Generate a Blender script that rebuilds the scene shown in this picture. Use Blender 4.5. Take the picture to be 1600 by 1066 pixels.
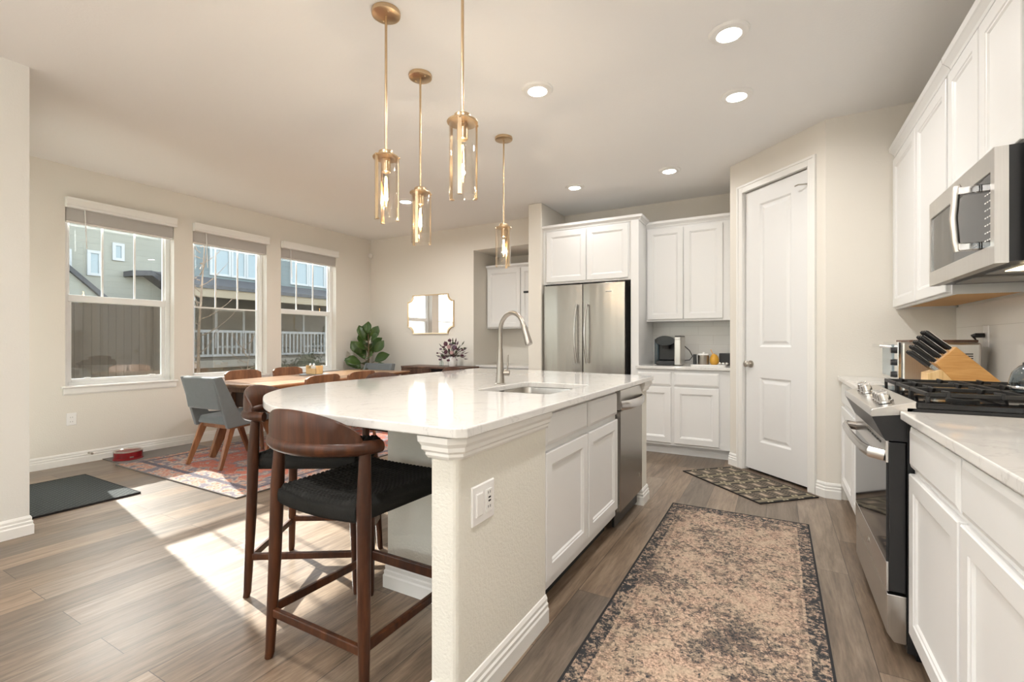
import bpy, bmesh, math, random
from mathutils import Vector, Matrix
PI = math.pi
R = math.radians
random.seed(7)
for _o in list(bpy.data.objects): bpy.data.objects.remove(_o)
SC = bpy.context.scene
COL = SC.collection

# ------------------------------------------------------------------ camera
CAMH = 1.13
cam = bpy.data.cameras.new('camera')
cam.sensor_width = 36.0; cam.lens = 737 * 36 / 1600; cam.shift_y = 1 / 1600; cam.clip_start = .05; cam.clip_end = 200
cam_o = bpy.data.objects.new('camera', cam); COL.objects.link(cam_o)
cam_o.location = (0, 0, CAMH); cam_o.rotation_euler = (PI / 2, 0, R(29.3))
SC.camera = cam_o
vs = SC.view_settings
vs.view_transform = 'Standard'; vs.look = 'None'; vs.gamma = 1; vs.use_curve_mapping = False
vs.exposure = 0.13

# ------------------------------------------------------------------ world, sun
SUN_EL, SUN_AZ = R(28.8), math.atan2(-.169, .986)      # direction the light travels, seen from above
w = bpy.data.worlds.new('sky'); SC.world = w; w.use_nodes = True
nt = w.node_tree; nt.nodes.clear()
sky = nt.nodes.new('ShaderNodeTexSky'); sky.sky_type = 'NISHITA'; sky.sun_disc = False
sky.sun_elevation = SUN_EL; sky.sun_rotation = R(-80); sky.air_density = 1.0; sky.dust_density = 1.5; sky.ozone_density = 1
SKY_STRENGTH = 0.88
hsv = nt.nodes.new('ShaderNodeHueSaturation'); hsv.inputs['Saturation'].default_value = .45
bg = nt.nodes.new('ShaderNodeBackground'); bg.inputs[1].default_value = SKY_STRENGTH
wo = nt.nodes.new('ShaderNodeOutputWorld')
nt.links.new(sky.outputs[0], hsv.inputs['Color']); nt.links.new(hsv.outputs[0], bg.inputs[0]); nt.links.new(bg.outputs[0], wo.inputs[0])
sun = bpy.data.lights.new('sun', 'SUN'); sun.energy = 25.0; sun.angle = R(.6); sun.color = (1, .97, .93)
so = bpy.data.objects.new('sun', sun); COL.objects.link(so)
d = Vector((math.cos(SUN_EL) * math.cos(SUN_AZ), math.cos(SUN_EL) * math.sin(SUN_AZ), -math.sin(SUN_EL)))
so.rotation_euler = d.to_track_quat('-Z', 'Y').to_euler(); so.location = (-12, 3, 8)
CAN_POWER = 9.0
FILL_POWER = 57.0

# ------------------------------------------------------------------ node helpers
class NT:
    def __init__(s, name):
        s.m = bpy.data.materials.new(name); s.m.use_nodes = True
        s.t = s.m.node_tree; s.b = s.t.nodes['Principled BSDF']; s.out = s.t.nodes['Material Output']
    def n(s, typ, **kw):
        n = s.t.nodes.new('ShaderNode' + typ)
        for k, v in kw.items():
            if k.startswith('i_'):
                key = k[2:]
                n.inputs[int(key) if key.isdigit() else key.replace('_', ' ')].default_value = v
            else: setattr(n, k, v)
        return n
    def l(s, a, b): s.t.links.new(a, b)
    def set(s, **kw):
        for k, v in kw.items():
            inp = s.b.inputs[k.replace('_', ' ')]
            if isinstance(v, bpy.types.NodeSocket): s.l(v, inp)
            else:
                if k == 'Base_Color' and len(v) == 3: v = (*v, 1)
                inp.default_value = v
        return s
    def coord(s, scale=(1, 1, 1), rot=(0, 0, 0), loc=(0, 0, 0), kind='Object'):
        tc = s.n('TexCoord'); mp = s.n('Mapping')
        mp.inputs['Scale'].default_value = scale; mp.inputs['Rotation'].default_value = rot; mp.inputs['Location'].default_value = loc
        s.l(tc.outputs[kind], mp.inputs['Vector']); return mp.outputs[0]
    def noise(s, co, scale=5, detail=3, rough=.5, dist=0):
        n = s.n('TexNoise'); s.l(co, n.inputs['Vector']); n.inputs['Scale'].default_value = scale
        n.inputs['Detail'].default_value = detail; n.inputs['Roughness'].default_value = rough; n.inputs['Distortion'].default_value = dist
        return n.outputs['Fac']
    def voro(s, co, scale=5, feat='F1', out='Distance'):
        n = s.n('TexVoronoi', feature=feat); s.l(co, n.inputs['Vector']); n.inputs['Scale'].default_value = scale
        return n.outputs[out]
    def ramp(s, f, stops, const=False):
        n = s.n('ValToRGB'); s.l(f, n.inputs[0]); e = n.color_ramp.elements
        if const: n.color_ramp.interpolation = 'CONSTANT'
        while len(e) > 1: e.remove(e[-1])
        e[0].position = stops[0][0]; e[0].color = c4(stops[0][1])
        for p, c in stops[1:]:
            x = e.new(p); x.color = c4(c)
        return n.outputs[0]
    def mix(s, f, a, b, mode='MIX'):
        n = s.n('Mix', data_type='RGBA', blend_type=mode)
        for v, i in ((f, 0), (a, 6), (b, 7)):
            if isinstance(v, bpy.types.NodeSocket): s.l(v, n.inputs[i])
            else: n.inputs[i].default_value = v if i == 0 else c4(v)
        return n.outputs[2]
    def math(s, op, a, b=0.0, c=None):
        n = s.n('Math', operation=op)
        for i, v in enumerate((a, b, c)):
            if v is None: continue
            if isinstance(v, bpy.types.NodeSocket): s.l(v, n.inputs[i])
            else: n.inputs[i].default_value = v
        return n.outputs[0]
    def sep(s, co):
        n = s.n('SeparateXYZ'); s.l(co, n.inputs[0]); return n.outputs
    def bump(s, h, strength=.3, dist=.002):
        n = s.n('Bump'); s.l(h, n.inputs['Height']); n.inputs['Strength'].default_value = strength; n.inputs['Distance'].default_value = dist
        s.l(n.outputs[0], s.b.inputs['Normal']); return s
def c4(c):
    if isinstance(c, (int, float)): c = (c, c, c)
    return (c[0], c[1], c[2], 1) if len(c) == 3 else tuple(c)
def srgb(r, g, b):
    f = lambda v: ((v / 255 + .055) / 1.055) ** 2.4 if v > 10 else v / 255 / 12.92
    return (f(r), f(g), f(b))
M = {}
def simple(name, col, rough=.5, metal=0, **kw):
    n = NT(name); n.set(Base_Color=col, Roughness=rough, Metallic=metal, **kw); M[name] = n.m; return n
def paint(name, col, scale, strength, rough=.85, dist=.002):
    n = NT(name); co = n.coord(); h = n.noise(co, scale, 2, .55)
    tint = n.mix(n.noise(co, .7, 2), [c * .97 for c in col], [min(1, c * 1.02) for c in col])
    n.set(Base_Color=tint, Roughness=rough).bump(h, strength, dist); M[name] = n.m
paint('wall_paint', (.77, .735, .67), 95, .35)
paint('island_paint', (.76, .74, .67), 100, .6, .8, .004)
paint('ceiling_paint', (.875, .868, .855), 70, .35)
paint('entry_paint', (.76, .75, .71), 95, .3)
simple('trim_white', (.84, .83, .80), .35)
n = NT('cabinet_white'); co = n.coord()
n.set(Base_Color=(.79, .79, .785), Roughness=.32).bump(n.noise(co, 8, 2), .02, .002); M['cabinet_white'] = n.m
simple('blind_white', (.74, .71, .68), .5)
simple('vinyl_white', (.86, .87, .86), .3)
simple('black_plastic', (.012, .012, .013), .35)
simple('black_gloss', (.008, .008, .009), .06)
simple('cast_iron', (.012, .012, .012), .55)
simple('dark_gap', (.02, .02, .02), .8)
simple('white_plastic', (.85, .84, .83), .35)
simple('chrome', (.8, .8, .8), .12, 1)
simple('nickel', (.55, .51, .46), .3, 1)
simple('red_enamel', (.23, .008, .012), .25)
simple('raw_birch', (.62, .36, .14), .6)
simple('white_ceramic', (.85, .84, .82), .2)
simple('yellow_ceramic', (.58, .30, .025), .3)
simple('grey_metal', (.35, .35, .34), .4, 1)
simple('mirror_silver', (.93, .93, .93), .01, 1)
simple('soil', (.05, .035, .025), .9)
simple('paper_white', (.82, .80, .75), .8)
simple('lcd', (.03, .04, .045), .1)

def stainless(name, col, scale, rough=.28, aniso=.5, waves=0.0):
    n = NT(name); co = n.coord(scale=scale); g = n.noise(co, 1, 3, .6)
    cc = n.mix(g, [c * .88 for c in col], [min(1, c * 1.08) for c in col])
    n.set(Base_Color=cc, Metallic=1.0, Roughness=rough)
    if waves:
        co2 = n.coord(scale=(5.0, .1, .35)); n.bump(n.noise(co2, 1.6, 1), waves, .02)
    M[name] = n.m
stainless('stainless', (.62, .60, .57), (300, 300, 4))
stainless('stainless_wavy', (.37, .345, .315), (300, 300, 3), .27, waves=.35)
stainless('stainless_h', (.64, .62, .60), (4, 4, 300), .25)
stainless('brushed_nickel', (.38, .35, .315), (60, 60, 200), .3)
stainless('brass', (.63, .47, .30), (200, 200, 6), .28)
stainless('sink_steel', (.55, .53, .50), (120, 120, 5), .3)

def glassmat(name, tint=(1, 1, 1), refl=.9, ior=1.45, extra=0.0, rough=.0):
    n = NT(name); n.t.nodes.remove(n.b)
    tr = n.n('BsdfTransparent'); tr.inputs[0].default_value = c4(tint)
    gl = n.n('BsdfGlossy'); gl.inputs['Roughness'].default_value = rough; gl.inputs[0].default_value = (1, 1, 1, 1)
    lw = n.n('LayerWeight'); lw.inputs[0].default_value = .5
    f = n.math('MULTIPLY_ADD', n.math('POWER', lw.outputs['Facing'], 4.0), refl * .8, extra + .04)
    mx = n.n('MixShader'); n.l(f, mx.inputs[0]); n.l(tr.outputs[0], mx.inputs[1]); n.l(gl.outputs[0], mx.inputs[2]); n.l(mx.outputs[0], n.out.inputs[0])
    M[name] = n.m
glassmat('window_glass', (.95, .97, .96))
glassmat('lamp_glass', (.97, .96, .94), 1.0, 1.5)
glassmat('vase_glass', (.85, .9, .9), 1.0, 1.5)
glassmat('tinted_glass', (.42, .50, .55), 1.0, 1.5, .03, .05)
# insect screen: a fine dark mesh that lets most of the light through
n = NT('insect_screen'); n.t.nodes.remove(n.b)
tr = n.n('BsdfTransparent'); df = n.n('BsdfDiffuse'); df.inputs[0].default_value = (.15, .13, .105, 1)
co = n.coord(); g = n.noise(co, 140, 2)
f = n.math('MULTIPLY_ADD', g, .25, .22)
mx = n.n('MixShader'); n.l(f, mx.inputs[0]); n.l(tr.outputs[0], mx.inputs[1]); n.l(df.outputs[0], mx.inputs[2]); n.l(mx.outputs[0], n.out.inputs[0]); M['insect_screen'] = n.m

def emit(name, col, st):
    n = NT(name); n.set(Base_Color=col, Emission_Color=c4(col), Emission_Strength=st); M[name] = n.m
emit('led_disc', (1, .93, .80), 9); emit('filament', (1, .62, .25), 60); emit('hood_lamp', (1, .80, .50), 4)

# quartz worktop
n = NT('quartz'); co = n.coord()
v1 = n.noise(co, 9, 6, .7, 1.2); cl = n.ramp(v1, [(.0, (.62, .61, .59)), (.40, (.72, .71, .685)), (.56, (.735, .72, .70)), (1, (.75, .74, .72))])
sp = n.ramp(n.noise(co, 38, 4, .75, .6), [(.0, 1), (.30, 1), (.355, 0), (1, 0)])
vein = n.ramp(n.noise(co, 2.2, 5, .6, 2.4), [(0, 0), (.485, 0), (.5, 1), (.515, 0), (1, 0)])
vf = n.math('MULTIPLY', vein, .35); sf = n.math('MULTIPLY', sp, .5)
c = n.mix(vf, cl, (.45, .44, .43)); c = n.mix(sf, c, (.42, .41, .40))
n.set(Base_Color=c, Roughness=.07, Specular_IOR_Level=.6); M['quartz'] = n.m

# plank floor
def wood(name, dark, mid, light, scale=(1, 1, 1), rot=(0, 0, 0), rough=.4, coat=0.0, ring=6):
    n = NT(name); co = n.coord(scale=scale, rot=rot)
    a = n.noise(co, ring, 5, .6, .6); b = n.noise(co, ring * 5, 3, .6)
    f = n.math('MULTIPLY_ADD', b, .35, n.math('MULTIPLY', a, .7))
    c = n.ramp(f, [(.30, dark), (.5, mid), (.68, light)])
    n.set(Base_Color=c, Roughness=rough, Coat_Weight=coat, Coat_Roughness=.15); n.bump(b, .08, .001); M[name] = n.m
wood('walnut_dark', (.016, .0055, .0025), (.046, .0145, .0055), (.095, .031, .011), (6, 6, .7), rough=.40, coat=.06, ring=2)
M['walnut_dark'].node_tree.nodes['Principled BSDF'].inputs['Specular IOR Level'].default_value = .3
wood('walnut_top', (.25, .13, .065), (.40, .225, .12), (.55, .34, .19), (8, .7, 8), rough=.28, coat=.25, ring=2)
wood('walnut_mid', (.10, .04, .018), (.21, .085, .036), (.34, .15, .065), (6, 6, .8), rough=.4, ring=2)
wood('walnut_slat', (.045, .02, .012), (.10, .05, .03), (.17, .09, .055), (5, 5, .6), rough=.45, ring=2)
wood('bamboo', (.48, .22, .06), (.64, .33, .10), (.75, .43, .16), (2, 2, 30), rough=.45, ring=1.2)
wood('bamboo_edge', (.55, .33, .12), (.78, .52, .24), (.88, .64, .34), (60, 2, 2), rough=.45, ring=1.2)
wood('fence_wood', (.045, .032, .022), (.075, .053, .037), (.11, .08, .056), (8, 8, .5), rough=.8, ring=2)
wood('bark', (.10, .075, .055), (.24, .17, .12), (.45, .34, .24), (9, 9, 2), rough=.9, ring=3)

n = NT('plank_floor'); co = n.coord(rot=(0, 0, PI / 2), loc=(.35, .06, 0))
br = n.n('TexBrick', offset=.37, offset_frequency=2, squash=1); n.l(co, br.inputs['Vector'])
for k, v in (('Color1', (0, 0, 0, 1)), ('Color2', (1, 1, 1, 1)), ('Mortar', (.5, .5, .5, 1)), ('Scale', 1.0), ('Mortar Size', .0012), ('Mortar Smooth', .1), ('Bias', 0.0), ('Brick Width', 1.22), ('Row Height', .182)):
    br.inputs[k].default_value = v
cs = n.coord(rot=(0, 0, PI / 2), scale=(1, 1, 1)); sx = n.sep(cs)
cmb = n.n('CombineXYZ'); n.l(n.math('MULTIPLY', sx[0], 1.3), cmb.inputs[0]); n.l(n.math('MULTIPLY', sx[1], 13), cmb.inputs[1])
rnd = n.sep(br.outputs['Color'])[0]; n.l(n.math('MULTIPLY', rnd, 37), cmb.inputs[2])
g1 = n.noise(cmb.outputs[0], 1.6, 6, .62, 1.0); g2 = n.noise(cmb.outputs[0], 9, 4, .6)
f = n.math('ADD', n.math('MULTIPLY', g1, .62), n.math('MULTIPLY', g2, .30))
warm = n.ramp(f, [(.30, (.085, .055, .035)), (.46, (.225, .155, .102)), (.62, (.36, .265, .182))])
grey = n.ramp(f, [(.30, (.10, .074, .055)), (.46, (.195, .150, .112)), (.62, (.29, .23, .178))])
c = n.mix(rnd, warm, grey); tone = n.ramp(n.math('FRACT', n.math('MULTIPLY', rnd, 7.3)), [(0, .70), (1, 1.25)])
c = n.mix(1.0, c, tone, 'MULTIPLY'); c = n.mix(br.outputs['Fac'], c, (.03, .02, .015))
n.set(Base_Color=c, Roughness=n.math('MULTIPLY_ADD', g2, .12, .26), Specular_IOR_Level=.5)
n.bump(n.math('SUBTRACT', n.math('MULTIPLY', g2, .25), br.outputs['Fac']), .25, .0012); M['plank_floor'] = n.m

# subway tile (u along the given axis)
def tile(name, rot):
    n = NT(name); co = n.coord(rot=rot)
    br = n.n('TexBrick', offset=.5, offset_frequency=2); n.l(co, br.inputs['Vector'])
    for k, v in (('Color1', (.80, .79, .76, 1)), ('Color2', (.76, .75, .72, 1)), ('Mortar', (.62, .60, .57, 1)), ('Scale', 1.0), ('Mortar Size', .0015), ('Mortar Smooth', .2), ('Brick Width', .305), ('Row Height', .1)):
        br.inputs[k].default_value = v
    n.set(Base_Color=br.outputs['Color'], Roughness=.12)
    n.bump(n.math('SUBTRACT', n.math('MULTIPLY', n.noise(co, 14, 1), .5), br.outputs['Fac']), .35, .002); M[name] = n.m
tile('tile_back', (-PI / 2, 0, 0)); tile('tile_side', (-PI / 2, 0, -PI / 2) )
# fabric
def fabric(name, a, b, scale=420):
    n = NT(name); co = n.coord(); g = n.noise(co, scale, 2, .6); h = n.noise(co, 26, 3)
    n.set(Base_Color=n.mix(n.math('MULTIPLY_ADD', g, .7, n.math('MULTIPLY', h, .3)), a, b), Roughness=.95, Sheen_Weight=.3); n.bump(g, .35, .001); M[name] = n.m
fabric('grey_fabric', (.095, .105, .108), (.195, .212, .215))
fabric('black_cord', (.004, .004, .004), (.028, .027, .024), 300)
M['black_cord'].node_tree.nodes['Principled BSDF'].inputs['Sheen Weight'].default_value = 0
M['black_cord'].node_tree.nodes['Principled BSDF'].inputs['Specular IOR Level'].default_value = .25
fabric('brown_mat', (.06, .045, .035), (.13, .10, .08), 200)

# kitchen runner: distressed tan and charcoal
n = NT('runner_pile'); co = n.coord(); s = n.sep(co)
fine = n.noise(co, 105, 4, .75); mid = n.noise(co, 26, 5, .75, .6); big = n.noise(co, 2.6, 4, .65, .5)
bandx = n.math('ABSOLUTE', s[0]); bandy = n.math('ABSOLUTE', s[1])
edge = n.math('MAXIMUM', n.math('GREATER_THAN', bandx, .335), n.math('GREATER_THAN', bandy, 1.11))
inner = n.math('GREATER_THAN', n.math('PINGPONG', n.math('MAXIMUM', n.math('ADD', bandx, 0.0), n.math('SUBTRACT', bandy, .78)), .045), .036)
pink = n.mix(n.ramp(fine, [(.36, 0), (.60, 1)]), (.12, .075, .055), (.64, .45, .335))
pink = n.mix(n.ramp(n.noise(co, 16, 3), [(.4, 0), (.62, .6)]), pink, (.50, .40, .29))
hi = n.noise(co, 62, 4, .72, .3)
darkf = n.ramp(n.math('ADD', n.math('ADD', n.math('MULTIPLY', hi, .50), n.math('MULTIPLY', mid, .28)), n.math('MULTIPLY', big, .42)), [(.585, 0), (.64, 1)])
edgef = n.ramp(n.math('ADD', n.math('MULTIPLY', hi, .6), n.math('MULTIPLY', mid, .4)), [(.44, .1), (.52, 1)])
df_ = n.math('MULTIPLY', darkf, n.ramp(fine, [(.38, .25), (.55, 1)]))
df2 = n.math('MULTIPLY', edge, n.math('MULTIPLY', edgef, 1.0)); df3 = n.math('MULTIPLY', inner, n.math('MULTIPLY', n.math('GREATER_THAN', bandx, .25), n.math('MULTIPLY', edgef, .45)))
c = n.mix(n.math('MAXIMUM', n.math('MAXIMUM', df_, df2), df3), pink, (.028, .030, .034))
n.set(Base_Color=c, Roughness=.95); n.bump(fine, .6, .003); M['runner_pile'] = n.m
simple('runner_edge', (.02, .02, .022), .95)

# dining rug: faded red, blue and cream
n = NT('dining_pile'); co = n.coord(); s = n.sep(co)
fine = n.noise(co, 90, 4, .7); mid = n.noise(co, 9, 4, .6, 2.5); v = n.voro(co, 4.2); v2 = n.voro(co, 13)
c = n.ramp(n.math('ADD', n.math('MULTIPLY', v, .6), n.math('MULTIPLY', mid, .5)), [(.28, (.10, .11, .15)), (.38, (.38, .30, .25)), (.43, (.42, .10, .06)), (.56, (.50, .14, .085)), (.64, (.13, .15, .20)), (.72, (.52, .42, .34)), (.80, (.40, .10, .07))])
c = n.mix(n.ramp(v2, [(.10, .75), (.22, 0)]), c, (.50, .38, .28))
bx = n.math('SUBTRACT', n.math('ABSOLUTE', s[0]), .70); by = n.math('SUBTRACT', n.math('ABSOLUTE', s[1]), 1.22)
e = n.math('MAXIMUM', bx, by); bcol = n.ramp(n.math('ADD', n.math('MULTIPLY', n.voro(co, 17), .8), n.math('MULTIPLY', mid, .2)), [(.22, (.52, .36, .25)), (.34, (.44, .12, .08)), (.52, (.50, .38, .30)), (.66, (.17, .15, .18))])
c = n.mix(n.math('GREATER_THAN', e, 0.0), c, bcol)
line = n.math('LESS_THAN', n.math('ABSOLUTE', n.math('SUBTRACT', n.math('PINGPONG', e, .13), .12)), .012); c = n.mix(n.math('MULTIPLY', line, n.math('GREATER_THAN', e, -.03)), c, (.09, .08, .11))
c = n.mix(n.ramp(fine, [(.32, .30), (.55, 0)]), c, (.55, .42, .33))
n.set(Base_Color=c, Roughness=.95); n.bump(fine, .5, .003); M['dining_pile'] = n.m

# pantry mat: crossing bands on dark ground
n = NT('pantry_pile'); co = n.coord(); s = n.sep(co); fine = n.noise(co, 150, 3, .7)
def bands(x, per, off):
    t = n.math('PINGPONG', n.math('ADD', x, off), per / 2); return t
bx = bands(s[0], .21, .03); by = bands(s[1], .135, .02)
ax = n.math('LESS_THAN', bx, .040); ay = n.math('LESS_THAN', by, .024)
ex = n.math('MULTIPLY', n.math('LESS_THAN', bx, .040), n.math('GREATER_THAN', bx, .019)); ey = n.math('MULTIPLY', n.math('LESS_THAN', by, .024), n.math('GREATER_THAN', by, .010))
ck = n.math('GREATER_THAN', n.math('PINGPONG', s[1], .012), .005)
ckx = n.math('GREATER_THAN', n.math('PINGPONG', s[0], .012), .005)
c = n.mix(n.ramp(fine, [(.35, 0), (.65, 1)]), (.085, .068, .052), (.19, .155, .115))
diam = n.math('MULTIPLY', n.math('GREATER_THAN', bx, .070), n.math('GREATER_THAN', by, .053)); c = n.mix(diam, c, (.42, .33, .25))
c = n.mix(n.math('MULTIPLY', ey, ckx), c, (.012, .010, .009)); c = n.mix(ax, c, (.20, .17, .115))
c = n.mix(n.math('MULTIPLY', ex, n.math('GREATER_THAN', by, .020)), c, (.012, .010, .009)); c = n.mix(n.math('MULTIPLY', ex, ey), c, (.50, .44, .30))
n.set(Base_Color=c, Roughness=.95); n.bump(fine, .5, .002); M['pantry_pile'] = n.m
simple('mat_edge', (.012, .010, .010), .95)

# entry mat: dark green grey with a fine lattice
n = NT('entry_pile'); co = n.coord(); s = n.sep(co); fine = n.noise(co, 130, 3, .7)
l1 = n.math('GREATER_THAN', n.math('PINGPONG', n.math('ADD', s[0], s[1]), .022), .016); l2 = n.math('GREATER_THAN', n.math('PINGPONG', n.math('SUBTRACT', s[0], s[1]), .022), .016)
c = n.mix(n.math('MULTIPLY', n.math('MAXIMUM', l1, l2), fine), (.022, .026, .024), (.12, .13, .12))
n.set(Base_Color=c, Roughness=.95); n.bump(fine, .5, .003); M['entry_pile'] = n.m

# leaves, flowers, yard
n = NT('fig_leaf'); co = n.coord(); n.set(Base_Color=n.mix(n.noise(co, 7, 3), (.012, .045, .008), (.075, .13, .022)), Roughness=.35); M['fig_leaf'] = n.m
simple('fig_stem', (.16, .11, .06), .8); simple('petal_dark', (.09, .03, .045), .8); simple('petal_pink', (.45, .28, .27), .8); simple('petal_mauve', (.16, .10, .14), .8); simple('dry_stem', (.08, .06, .035), .8); simple('dusty_leaf', (.05, .06, .03), .8)
n = NT('lap_siding'); co = n.coord(); s = n.sep(co); t = n.math('FRACT', n.math('MULTIPLY', s[2], 6.5))
n.set(Base_Color=n.mix(n.noise(co, 2, 3), (.30, .30, .25), (.40, .39, .33)), Roughness=.8); n.bump(t, 1.0, .02); M['lap_siding'] = n.m
n = NT('blue_siding'); co = n.coord(); s = n.sep(co); t = n.math('FRACT', n.math('MULTIPLY', s[2], 6.5))
n.set(Base_Color=(.20, .235, .235), Roughness=.8); n.bump(t, 1.0, .02); M['blue_siding'] = n.m
n = NT('shingles'); co = n.coord(); n.set(Base_Color=n.mix(n.noise(co, 18, 3), (.05, .05, .055), (.13, .13, .13)), Roughness=.9); M['shingles'] = n.m
simple('beam_tan', (.32, .26, .18), .7); simple('porch_shade', (.11, .10, .08), .8); simple('house_glass', (.30, .36, .38), .08); simple('rail_white', (.50, .51, .50), .5); simple('concrete', (.42, .38, .32), .85)
n = NT('yard'); co = n.coord(); g = n.noise(co, 1.3, 4, .6); fine = n.noise(co, 40, 3)
c = n.ramp(g, [(.35, (.10, .07, .045)), (.5, (.20, .15, .08)), (.58, (.20, .20, .07)), (.70, (.42, .32, .22))]); n.set(Base_Color=n.mix(n.math('MULTIPLY', fine, .5), c, (.07, .06, .03)), Roughness=.95); M['yard'] = n.m
simple('shrub_leaf', (.05, .065, .03), .8)

# ------------------------------------------------------------------ mesh helpers
def tag(o, label=None, cat=None, group=None, kind=None):
    if label: o['label'] = label
    if cat: o['category'] = cat
    if group: o['group'] = group
    if kind: o['kind'] = kind
    return o
def world_of(o):
    m = Matrix.Identity(4)
    while o: m = o.matrix_basis @ m; o = o.parent
    return m
def empty(name, loc=(0, 0, 0), rz=0, label=None, cat=None, group=None, kind=None):
    o = bpy.data.objects.new(name, None); COL.objects.link(o); o.empty_display_size = .1
    o.location = loc; o.rotation_euler = (0, 0, rz)
    return tag(o, label, cat, group, kind)
class MB:
    def __init__(s): s.b = bmesh.new(); s.slots = []
    def box(s, x0, x1, y0, y1, z0, z1):
        v = [s.b.verts.new(p) for p in ((x0, y0, z0), (x1, y0, z0), (x1, y1, z0), (x0, y1, z0), (x0, y0, z1), (x1, y0, z1), (x1, y1, z1), (x0, y1, z1))]
        for f in ((0, 1, 2, 3), (4, 5, 6, 7), (0, 1, 5, 4), (1, 2, 6, 5), (2, 3, 7, 6), (3, 0, 4, 7)): s.b.faces.new([v[i] for i in f])
        return s
    def obox(s, O, U, N, u0, u1, n0, n1, z0, z1):
        O, U, N = Vector(O), Vector(U), Vector(N)
        P = lambda u, nn, z: O + U * u + N * nn + Vector((0, 0, z))
        v = [s.b.verts.new(P(*p)) for p in ((u0, n0, z0), (u1, n0, z0), (u1, n1, z0), (u0, n1, z0), (u0, n0, z1), (u1, n0, z1), (u1, n1, z1), (u0, n1, z1))]
        for f in ((0, 1, 2, 3), (4, 5, 6, 7), (0, 1, 5, 4), (1, 2, 6, 5), (2, 3, 7, 6), (3, 0, 4, 7)): s.b.faces.new([v[i] for i in f])
        return s
    def rings(s, rs, cap0=True, cap1=True, closed=True):
        L = [[s.b.verts.new(p) for p in r] for r in rs]; n = len(rs[0])
        for a, b in zip(L, L[1:]):
            for i in range(n if closed else n - 1): s.b.faces.new((a[i], a[(i + 1) % n], b[(i + 1) % n], b[i]))
        if cap0 and closed: s.b.faces.new(L[0][::-1])
        if cap1 and closed: s.b.faces.new(L[-1])
        return s
    def panel(s, O, U, N, wd, h, prof, cap0=True):
        O, U, N, V = Vector(O), Vector(U), Vector(N), Vector((0, 0, 1)); rs = []
        for i, dd in prof:
            rs.append([O + U * a + V * b + N * dd for a, b in ((i, i), (wd - i, i), (wd - i, h - i), (i, h - i))])
        return s.rings(rs, cap0)
    def prism(s, pts, z0, z1):
        return s.rings([[(x, y, z0) for x, y in pts], [(x, y, z1) for x, y in pts]])
    def extr(s, pts, d):     # closed 3-D polygon swept by a vector
        d = Vector(d); return s.rings([[Vector(p) for p in pts], [Vector(p) + d for p in pts]])
    def tube(s, path, r, n=10, ell=None, up=None, cap=True):
        P = [Vector(p) for p in path]; rr = r if isinstance(r, (list, tuple)) else [r] * len(P); rs = []
        up0 = Vector(up) if up else None; prev = None
        for i, p in enumerate(P):
            t = (P[min(i + 1, len(P) - 1)] - P[max(i - 1, 0)]).normalized()
            if up0: a = t.cross(up0)
            elif prev is not None: a = t.cross(prev.cross(t)) if False else prev - t * prev.dot(t)
            else: a = t.cross(Vector((0, 0, 1))) if abs(t.z) < .95 else t.cross(Vector((1, 0, 0)))
            a.normalize(); prev = a; b = t.cross(a); e = ell[i] if isinstance(ell, list) else (ell or 1.0)
            rs.append([p + a * rr[i] * math.cos(2 * PI * k / n) + b * rr[i] * e * math.sin(2 * PI * k / n) for k in range(n)])
        return s.rings(rs, cap, cap)
    def bar(s, p0, p1, w0, t0, w1=None, t1=None, up=(0, 0, 1)):
        p0, p1 = Vector(p0), Vector(p1); w1 = w1 or w0; t1 = t1 or t0; t = (p1 - p0).normalized()
        u = Vector(up); 
        if abs(t.dot(u)) > .98: u = Vector((0, 1, 0))
        a = t.cross(u).normalized(); b = a.cross(t)
        rs = [[p + a * sx * ww / 2 + b * sy * tt / 2 for sx, sy in ((-1, -1), (1, -1), (1, 1), (-1, 1))] for p, ww, tt in ((p0, w0, t0), (p1, w1, t1))]
        return s.rings(rs)
    def lathe(s, c, prof, n=24, cap0=True, cap1=True):
        c = Vector(c); return s.rings([[c + Vector((r * math.cos(2 * PI * k / n), r * math.sin(2 * PI * k / n), z)) for k in range(n)] for r, z in prof], cap0, cap1)
    def ball(s, c, r, n=12, sc=(1, 1, 1)):
        rs = []
        for i in range(1, n):
            a = PI * i / n; rs.append([Vector(c) + Vector((r * sc[0] * math.sin(a) * math.cos(2 * PI * k / (2 * n)), r * sc[1] * math.sin(a) * math.sin(2 * PI * k / (2 * n)), -r * sc[2] * math.cos(a))) for k in range(2 * n)])
        return s.rings(rs)
    def sweep(s, pts, prof, side=1):
        P = [Vector((x, y)) for x, y in pts]; m = len(P); rs = []
        for i in range(m):
            d0 = (P[i] - P[i - 1]).normalized() if i > 0 else (P[1] - P[0]).normalized()
            d1 = (P[i + 1] - P[i]).normalized() if i < m - 1 else d0
            n0 = Vector((-d0.y, d0.x)) * side; n1 = Vector((-d1.y, d1.x)) * side
            nn = (n0 + n1).normalized(); k = 1 / max(.3, nn.dot(n0))
            rs.append([(P[i].x + nn.x * o * k, P[i].y + nn.y * o * k, z) for o, z in prof])
        return s.rings(rs)
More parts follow.
